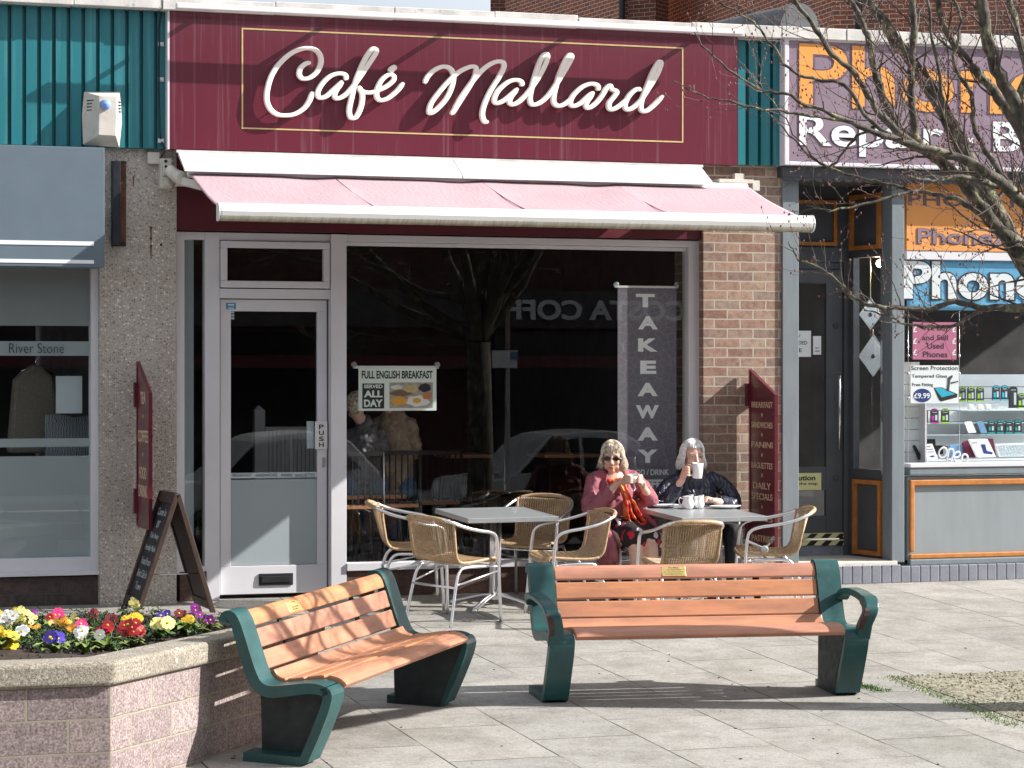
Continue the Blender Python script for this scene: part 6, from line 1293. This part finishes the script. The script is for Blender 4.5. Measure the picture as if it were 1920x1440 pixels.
chain(body, [shL, elL, wrL], [.05,.042,.026]); chain(body, [shR, elR, wrR], [.05,.042,.026])
palL, palR = Q10(545,515,YT-.30), Q10(722,525,YT-.29)
chain(body, [wrL, (wrL+palL)/2, palL], [.025,(.03,.02),(.036,.021)]); chain(body, [wrR, (wrR+palR)/2, palR], [.025,(.03,.02),(.034,.02)])
for k in range(4):
    a = palL+UP*(.03-.019*k)+RT*.005; body_r = .0088-.0006*k
    finger(body, a, Q10(575,468+k*24,YT-.37), Q10(612,468+k*22,YT-.40), Q10(640,478+k*17,YT-.393), body_r)
    a = palR+UP*(.028-.018*k); finger(body, a, Q10(722,462+k*24,YT-.36), Q10(702,466+k*22,YT-.388), Q10(682,478+k*17,YT-.39), body_r)
finger(body, palL+UP*.01, Q10(560,470,YT-.29), Q10(585,458,YT-.31), Q10(602,466,YT-.32), .0095); finger(body, palR+UP*.01, Q10(712,475,YT-.28), Q10(696,462,YT-.30), Q10(684,466,YT-.315), .0095)
gz = SL*-1.1
for sx, kx in ((-1, 665), (1, 800)):
    knee = Q10(kx, 1085, -1.02); an_ = Vector((knee.x+.01, -1.08, gz+.09)); chain(body, [hp+RT*.09*sx, (hp+RT*.09*sx+knee)/2+UP*.01, knee], [.085,.078,.062]); chain(body, [knee, (knee*.6+an_*.4), an_], [.060,.056,.034]); chain(body, [an_, an_+Vector((.0,-.07,-.045)), an_+Vector((0,-.15,-.065))], [.034,.032,.024])
bd = remesh(body.build('body', M['skin_pale'], w1), .0052, 2); face_bits(at1, Rm1, w1, .98, False, True)
hair('hair', at1, Rm1, 'hair_grey', w1, .120, 1.3, 3, part=.012, front=56, puff=.98, wave=.012)
coat = MB(); u_ = (0,1,0)
chain(coat, [Q10(455,470,YT+.015), Q10(455,560,YT+.01), Q10(450,720,YT), Q10(440,880,YT), Q10(450,1040,YT-.02)], [(.10,.07),(.185,.105),(.19,.13),(.195,.145),(.21,.155)], 20, up=u_)
chain(coat, [Q10(330,470,YT+.01), shL, Q10(250,640,YT-.04), elL, (elL*.35+wrL*.65)], [.058,.070,.066,.068,.054]); chain(coat, [Q10(570,470,YT+.01), shR, Q10(735,600,YT-.05), elR, (elR*.50+wrR*.50)], [.058,.070,.064,.062,.052])
chain(coat, [Q10(300,900,YT-.05), Q10(340,1060,YT-.13), Q10(400,1200,YT-.24), Q10(415,1300,YT-.26)], [(.08,.12),(.07,.16),(.055,.17),(.05,.16)], 16, up=u_); chain(coat, [Q10(690,760,YT-.06), Q10(780,900,YT-.16), Q10(860,1000,YT-.26), Q10(890,1130,YT-.32)], [(.05,.08),(.05,.10),(.045,.10),(.04,.09)], 14, up=u_)
ct = remesh(coat.build('coat', M['pink_coat'], w1), .009, 2)
tx_ = bpy.data.textures.new('folds', 'CLOUDS'); tx_.noise_scale = .055; tx_.noise_depth = 3
dm_ = ct.modifiers.new('d', 'DISPLACE'); dm_.texture = tx_; dm_.strength = .035; dm_.mid_level = .5
mb = MB(); 
for s, L in ((-1, [(392,455),(372,520),(420,600),(520,650)]), (1, [(560,440),(600,500),(590,580),(560,640)])):
    pts = [Q10(a, b, YT-.125-.012*i) for i, (a, b) in enumerate(L)]; mb.tube(spline(pts, 4), [(.012+.016*math.sin(math.pi*min(1, k/12)), .006) for k in range(13)], 8)
remesh(mb.build('lapel', M['pink_coat'], w1), .006, 1)
mb = MB(); c_ = Q10(455,1000,YT-.04)
chain(mb, [Q10(520,1000,YT-.10), Q10(600,1040,YT-.26), Q10(665,1060,-1.0)], [.13,.122,.095], 14); chain(mb, [Q10(640,1000,YT-.10), Q10(740,1035,YT-.26), Q10(805,1060,-1.0)], [.11,.112,.082], 14); chain(mb, [Q10(600,1075,-.80), Q10(730,1110,-.95), Q10(850,1080,-.95)], [.09,.092,.075], 14)
remesh(mb.build('skirt', M['floral'], w1), .009, 3)
mb = MB(); pts = [at1(.075*math.sin(a), .02+.075*math.cos(a), -.160-.012*math.cos(a)) for a in [k*math.pi/8 for k in range(17)]]; mb.tube(pts, [.020+.004*math.sin(k*1.9) for k in range(17)], 10, False)
for off, L in ((0, [(520,480),(560,600),(590,720),(620,840),(690,930),(720,975)]), (1, [(500,500),(545,620),(570,740),(575,850),(610,930),(640,960)]), (2, [(545,500),(590,640),(650,740),(700,850),(745,920),(760,965)])):
    pts = spline([Q10(a, b, YT-.185-.010*i*(1)-.006*off) for i, (a, b) in enumerate(L)], 5); mb.tube(pts, [(.020+.044*min(1, k/16)+.006*math.sin(k*1.3+off), .010+.004*math.sin(k*2.1+off)) for k in range(len(pts))], 10)
sf = mb.build('scarf', M['scarf'], w1); remesh(sf, .0055, 1)
mb = MB(); mb.ball(Q10(583,640,YT-.225), (.014,.006,.014)); mb.build('scarf_ring', M['steel'], w1)
mb = MB(); chain(mb, [Q10(650,545,YT-.33), Q10(660,590,YT-.33), Q10(645,610,YT-.34)], [(.012,.006),(.015,.005),(.006,.003)], 8); mb.build('paper_napkin', M['paper_white'], w1)
for sx, kx in ((-1, 665), (1, 800)):
    knee = Q10(kx, 1085, -1.02); an_ = Vector((knee.x+.01, -1.08, gz+.09)); mb = MB(); chain(mb, [an_+Vector((0,.015,-.055)), an_+Vector((0,-.08,-.055)), an_+Vector((0,-.17,-.064))], [(.040,.035),(.042,.034),(.033,.025)], 12); mb.build('shoe', M['black'], w1)
CUPP = [(0,.0),(.020,.0),(.022,.004),(.034,.014),(.044,.034),(.048,.058),(.0455,.058),(.040,.032),(.03,.014),(0,.010)]
rot = (Matrix.Rotation(R(12), 3, 'X') @ Matrix.Rotation(R(-6), 3, 'Y'))
mb = MB(); mb.lathe(cup-UP*.032, CUPP, 26, rot); cu = mb.build('coffee_cup', M['china'], None, label='white coffee cup held in both hands by the woman in pink', cat='cup')
# --- woman in the navy jacket
YT = -.34
w2 = thing('person', 'white haired woman in a navy quilted jacket drinking from a tall mug', 'person', W(1300, 1108, YT))
hc = Q10(1205, 290, YT-.03); fdir = -FW*.9+RT*.28+UP*-.04; body = MB(); at2, Rm2 = head(body, hc, fdir, UP, 1.02)
nk, ch_, wa_, hp = Q10(1215,440,YT), Q10(1230,600,YT), Q10(1240,850,YT), Q10(1300,1010,YT-.04)
chain(body, [Q10(1205,360,YT+.01), nk, ch_, wa_, hp], [.05,.055,(.14,.10),(.15,.11),(.16,.12)], 14, up=(0,1,0))
shL, shR = Q10(985,555,YT), Q10(1470,545,YT); elL, elR = Q10(930,740,YT-.12), Q10(1590,735,YT-.12); wrL, wrR = Q10(1105,505,YT-.24), Q10(1425,705,YT-.33); mug = Q10(1250, 415, YT-.30)
palL, palR = Q10(1128,440,YT-.255), Q10(1368,690,YT-.37)
chain(body, [shL, elL, wrL], [.05,.042,.027]); chain(body, [shR, elR, wrR], [.05,.042,.027]); chain(body, [wrL, (wrL+palL)/2, palL], [.026,(.032,.024),(.038,.027)]); chain(body, [wrR, (wrR+palR)/2, palR], [.026,(.03,.02),(.035,.021)])
for k in range(4):
    a = Q10(1112,395+k*24,YT-.275); finger(body, a, Q10(1150,385+k*25,YT-.325), Q10(1178,392+k*24,YT-.322), Q10(1172,400+k*22,YT-.295), .0094-.0005*k)
    finger(body, palR+UP*(.006-.004*k)-RT*.012*0+FW*(-.03+.018*k), Q10(1335,668+k*7,YT-.41+.02*k), Q10(1318,680+k*8,YT-.42+.02*k), Q10(1308,698+k*6,YT-.42+.02*k), .009-.0005*k)
finger(body, Q10(1120,395,YT-.25), Q10(1150,372,YT-.28), Q10(1178,366,YT-.30), Q10(1196,372,YT-.305), .0098); finger(body, palR+UP*.01, Q10(1350,672,YT-.43), Q10(1335,700,YT-.45), Q10(1325,712,YT-.45), .0098)
for sx, kx in ((-1, 1395), (1, 1590)):
    knee = Q10(kx, 1010, -.92); an_ = Vector((knee.x, -.95, SL*-.95+.09)); chain(body, [hp+RT*.09*sx, (hp+RT*.09*sx+knee)/2, knee], [.08,.074,.056]); chain(body, [knee, knee*.6+an_*.4, an_], [.055,.052,.034])
remesh(body.build('body', M['skin'], w2), .0052, 2); face_bits(at2, Rm2, w2, 1.02, True, False); hair('hair', at2, Rm2, 'hair_white', w2, .115, .3, 5, part=-.01, front=56, puff=1.0, wave=.008)
jk = MB(); chain(jk, [Q10(1215,430,YT+.005), Q10(1220,520,YT), Q10(1235,700,YT), Q10(1250,900,YT-.01), Q10(1290,1010,YT-.04)], [(.08,.08),(.165,.105),(.17,.125),(.175,.135),(.19,.145)], 20, up=(0,1,0)); chain(jk, [Q10(1060,500,YT), shL, Q10(920,660,YT-.05), elL, elL*.35+wrL*.65], [.055,.070,.066,.066,.056]); chain(jk, [Q10(1390,490,YT), shR, Q10(1560,640,YT-.05), elR, elR*.35+wrR*.65], [.055,.070,.066,.064,.052])
pts = [at2(.078*math.sin(a), .0+.085*math.cos(a), -.13-.012*math.cos(a)) for a in [k*math.pi/8 for k in range(17)]]; jk.tube(pts, .034, 10, False)
o = remesh(jk.build('quilted_jacket', M['quilted'], w2), .009, 2); dm_ = o.modifiers.new('d', 'DISPLACE'); dm_.texture = tx_; dm_.strength = .03; dm_.mid_level = .5
mb = MB()
for s, kx in ((-1, 1395), (1, 1590)):
    knee = Q10(kx, 1010, -.92); an_ = Vector((knee.x, -.95, SL*-.95+.05)); chain(mb, [hp+RT*.09*s, (hp+RT*.09*s+knee)/2, knee], [.105,.098,.078]); chain(mb, [knee, knee*.5+an_*.5, an_], [.076,.07,.055])
remesh(mb.build('trousers', M['trousers'], w2), .009, 2)
for s, kx in ((-1, 1395), (1, 1590)):
    knee = Q10(kx, 1010, -.92); an_ = Vector((knee.x, -.95, SL*-.95+.04)); mb = MB(); chain(mb, [an_, an_+Vector((0,-.08,0)), an_+Vector((0,-.17,-.008))], [(.042,.036),(.042,.034),(.034,.026)], 12); mb.build('shoe', M['black'], w2)
MUG = [(0,0),(.034,0),(.037,.004),(.041,.05),(.045,.118),(.042,.119),(.038,.05),(.034,.008),(0,.006)]
mb = MB(); rot = Matrix.Rotation(R(4), 3, 'X'); mb.lathe(mug-UP*.06, MUG, 26, rot); mg = mb.build('mug', M['china'], None, label='tall white mug at the lips of the woman in navy', cat='mug')
mb = MB(); mb.tube(spline([mug+RT*-.038+UP*.035, mug+RT*-.062+UP*.042, mug+RT*-.076+UP*.01, mug+RT*-.066-UP*.025, mug+RT*-.036-UP*.04], 5), .0065, 8); mb.build('handle', M['china'], mg)
# --- two people seen from behind inside
def sitter(px, ptop, pbot, wpx, y, mat, hmat, lab, headp):
    t = thing('person', lab, 'person', W(px, pbot, y)); s = (ray(px, 900).y and F/((W(px, 850, y)-CAM).dot(FW))); wm = wpx/2/s
    top, bot = W(px, ptop, y), W(px, pbot, y); mid = (top+bot)/2; hcx = W(headp[0], headp[1], y-.02)
    b = MB(); head(b, hcx, Vector((.25, 1, -.1)), UP, 1.0); chain(b, [hcx-UP*.06, top-UP*.02, mid, bot], [.045,(.06,.05),(.08,.06),(.10,.08)], 12, up=(0,1,0))
    for k in (-1, 1): chain(b, [top+RT*wm*.7*k-UP*.08, mid+RT*wm*.9*k, mid+RT*wm*.7*k+Vector((0,.28,-.02))], [.035,.034,.026]); chain(b, [bot+RT*.09*k, bot+RT*.1*k+Vector((0,.4,.0)), bot+RT*.1*k+Vector((0,.42,-.42))], [.08,.06,.04])
    remesh(b.build('body', M['skin'], t), .008, 2)
    j = MB(); chain(j, [top+UP*.02, top-UP*.09, mid, bot+UP*.02], [(.09,.07),(wm*.92,.12),(wm,.14),(wm*.9,.13)], 16, up=(0,1,0))
    for k in (-1, 1): chain(j, [top+RT*wm*.7*k-UP*.08, mid+RT*wm*.95*k, mid+RT*wm*.7*k+Vector((0,.22,-.02))], [.07,.068,.055])
    for k in range(6): q = bot+(top-bot)*(.12+k*.15); 
    o = remesh(j.build('jacket', M[mat], t), .010, 2); d_ = o.modifiers.new('d', 'DISPLACE'); d_.texture = tx_; d_.strength = .05
    tr = MB()
    for k in (-1, 1): chain(tr, [bot+RT*.08*k-UP*.02, bot+RT*.1*k+Vector((0,.4,.0)), bot+RT*.1*k+Vector((0,.38,-.42))], [.11,.085,.055])
    remesh(tr.build('jeans', M['jeans'], t), .010, 2)
    r_, f_, u_2 = frame_of(Vector((.25,1,-.1))); hb_ = MB(); hb_.ball(hcx-f_*.012+UP*.028, (.086,.10,.098), 16, 12, Matrix((r_, f_, u_2)).transposed()); hb_.build('hair', M[hmat], t)
sitter(686, 800, 905, 68, .80, 'black_jacket', 'hair_grey', 'person in a black puffer jacket seated inside with back to the window', (668, 762))
sitter(738, 778, 908, 78, .86, 'brown_jacket', 'hair_grey', 'person in a brown jacket seated inside with back to the window', (722, 738))
# ---------------------------------------------------------------- across the street: what the cafe window reflects
OY = -26.0; ob_ = thing('opposite_building', 'brick parade across the street with large pale shop lettering and a dark red awning', 'building', (8, OY, -.6))
def V(px, py, y): v = W(px, py, y+.06); return v       # where a mirrored pixel stands, before the window plane turns it round
simple('wall', M['opposite_brick'], ob_, (-30, 45, OY-8, OY, -.7, 7.5))
za, zb_ = V(1000, 545, 26).z, V(1000, 615, 26).z
simple('sign_panel', M['interior_mid'], ob_, (-6, 24, OY, OY+.12, zb_, za))
x0, x1 = V(1282, 580, 26).x, V(893, 580, 26).x; z0, z1 = V(1000, 600, 26).z, V(1000, 562, 26).z
mb = MB(); text(mb, 'COSTA COFFEE', lambda u, v, w: Vector((x0+(x1-x0)*u, OY+.13+w, z0+(z1-z0)*v)), .03, .04); mb.build('lettering', M['paper_white'], ob_)
x2, x3 = V(598, 640, 26).x, V(428, 640, 26).x; mb = MB(); text(mb, 'COSTA', lambda u, v, w: Vector((x2-(x2-x3)*1.0*u, OY+.13+w, z0-.45+(z1-z0)*v)), .03, .04)
for a, b in ((-5, 6), (8.5, 22)): simple('shop_window', M['phone_screen'], ob_, (a, b, OY+.001, OY+.05, -.3, zb_-.1))
za2, zb2_ = V(1000, 662, 25).z, V(1000, 690, 25).z
simple('awning', M['maroon_paint'], ob_, (-5.5, 23, OY+.12, OY+.9, zb2_, za2-.05))
for k in range(8): simple('upper_window', M['white_wood'], ob_, (-12+k*5, -10.4+k*5, OY, OY+.06, za+.9, za+2.2))
simple('coping', M['coping'], ob_, (-30, 45, OY-8, OY+.1, 7.5, 7.7))
# parking sign
pv = V(955, 700, 10); ps = thing('parking_sign', 'parking time plate on a thin steel pole', 'road sign', (pv.x, -10, SL*-9-.1))
zt3, zb3 = V(950, 657, 10).z, V(950, 690, 10).z; xa_, xb_ = V(925, 670, 10).x, V(972, 670, 10).x
simple('pole', M['steel'], ps, (pv.x-.03, pv.x+.03, -10.06, -10, -.6, zt3+1.1)); simple('plate', M['paper_white'], ps, (xa_, xb_, -9.995, -9.98, zb3, zt3)); simple('blue_square', M['notice_blue'], ps, (xb_-.0, xb_-.09, -9.978, -9.97, zt3-.11, zt3-.02))
def car(lab, x, y, paint):
    t = thing('parked_car', lab, 'car', (x, y, SL*-9-.12)); z = SL*-9-.12; fn = lambda u, v, w: Vector((x+u*.72, y+w*(1-max(0, v-.85)*.28), z+v))
    mb = MB(); prof = [(-1.85,.35),(-1.9,.75),(-1.75,.92),(-1.05,1.0),(-.45,1.42),(.2,1.52),(1.1,1.50),(1.62,1.15),(1.82,.95),(1.85,.4),(1.55,.25),(-1.55,.25)]; mb.prism([tuple(p)[:2] for p in spline([Vector((a, b, 0)) for a, b in prof], 3, True)], -.82, .82, fn); mb.build('body', M[paint], t, bevel=.03)
    mb = MB()
    for s in (-1, 1):
        for q in ([(-.95,1.02),(-.42,1.38),(.18,1.45),(.18,1.02)], [(.26,1.02),(.26,1.455),(1.0,1.43),(1.45,1.08)]): mb.prism(q, s*.825, s*.832, fn)
    mb.build('side_window', M['phone_screen'], t)
    for a in (-1.25, 1.2):
        for s in (-1, 1):
            mb = MB(); mb.lathe((x+a*.72, y+s*.78, z+.31), [(0,.09),(.2,.09),(.29,.07),(.31,.03),(.31,-.07),(.28,-.09),(0,-.09)], 22, Matrix.Rotation(R(90), 3, 'X')); wl = mb.build('wheel', M['rubber'], t); mb = MB(); mb.lathe((x+a*.72, y+s*(.78+.08), z+.31), [(0,.02),(.18,.012),(.19,0),(0,0)], 18, Matrix.Rotation(R(-90*s), 3, 'X')); mb.build('rim', M['steel'], wl)
    for s in (-1, 1): mb = MB(); mb.ball((x-1.33, y+s*.6, z+.78), (.06,.16,.09)); mb.build('headlight', M['glass'] if False else M['white_plastic'], t)
v = V(1035, 825, 12); car('silver hatchback parked across the road', v.x, -12, 'car_paint'); v = V(500, 850, 12.5); car('white hatchback parked further along the road', v.x, -12.5, 'white_plastic')
for o in scn.objects:
    if 'local' in o: del o['local']
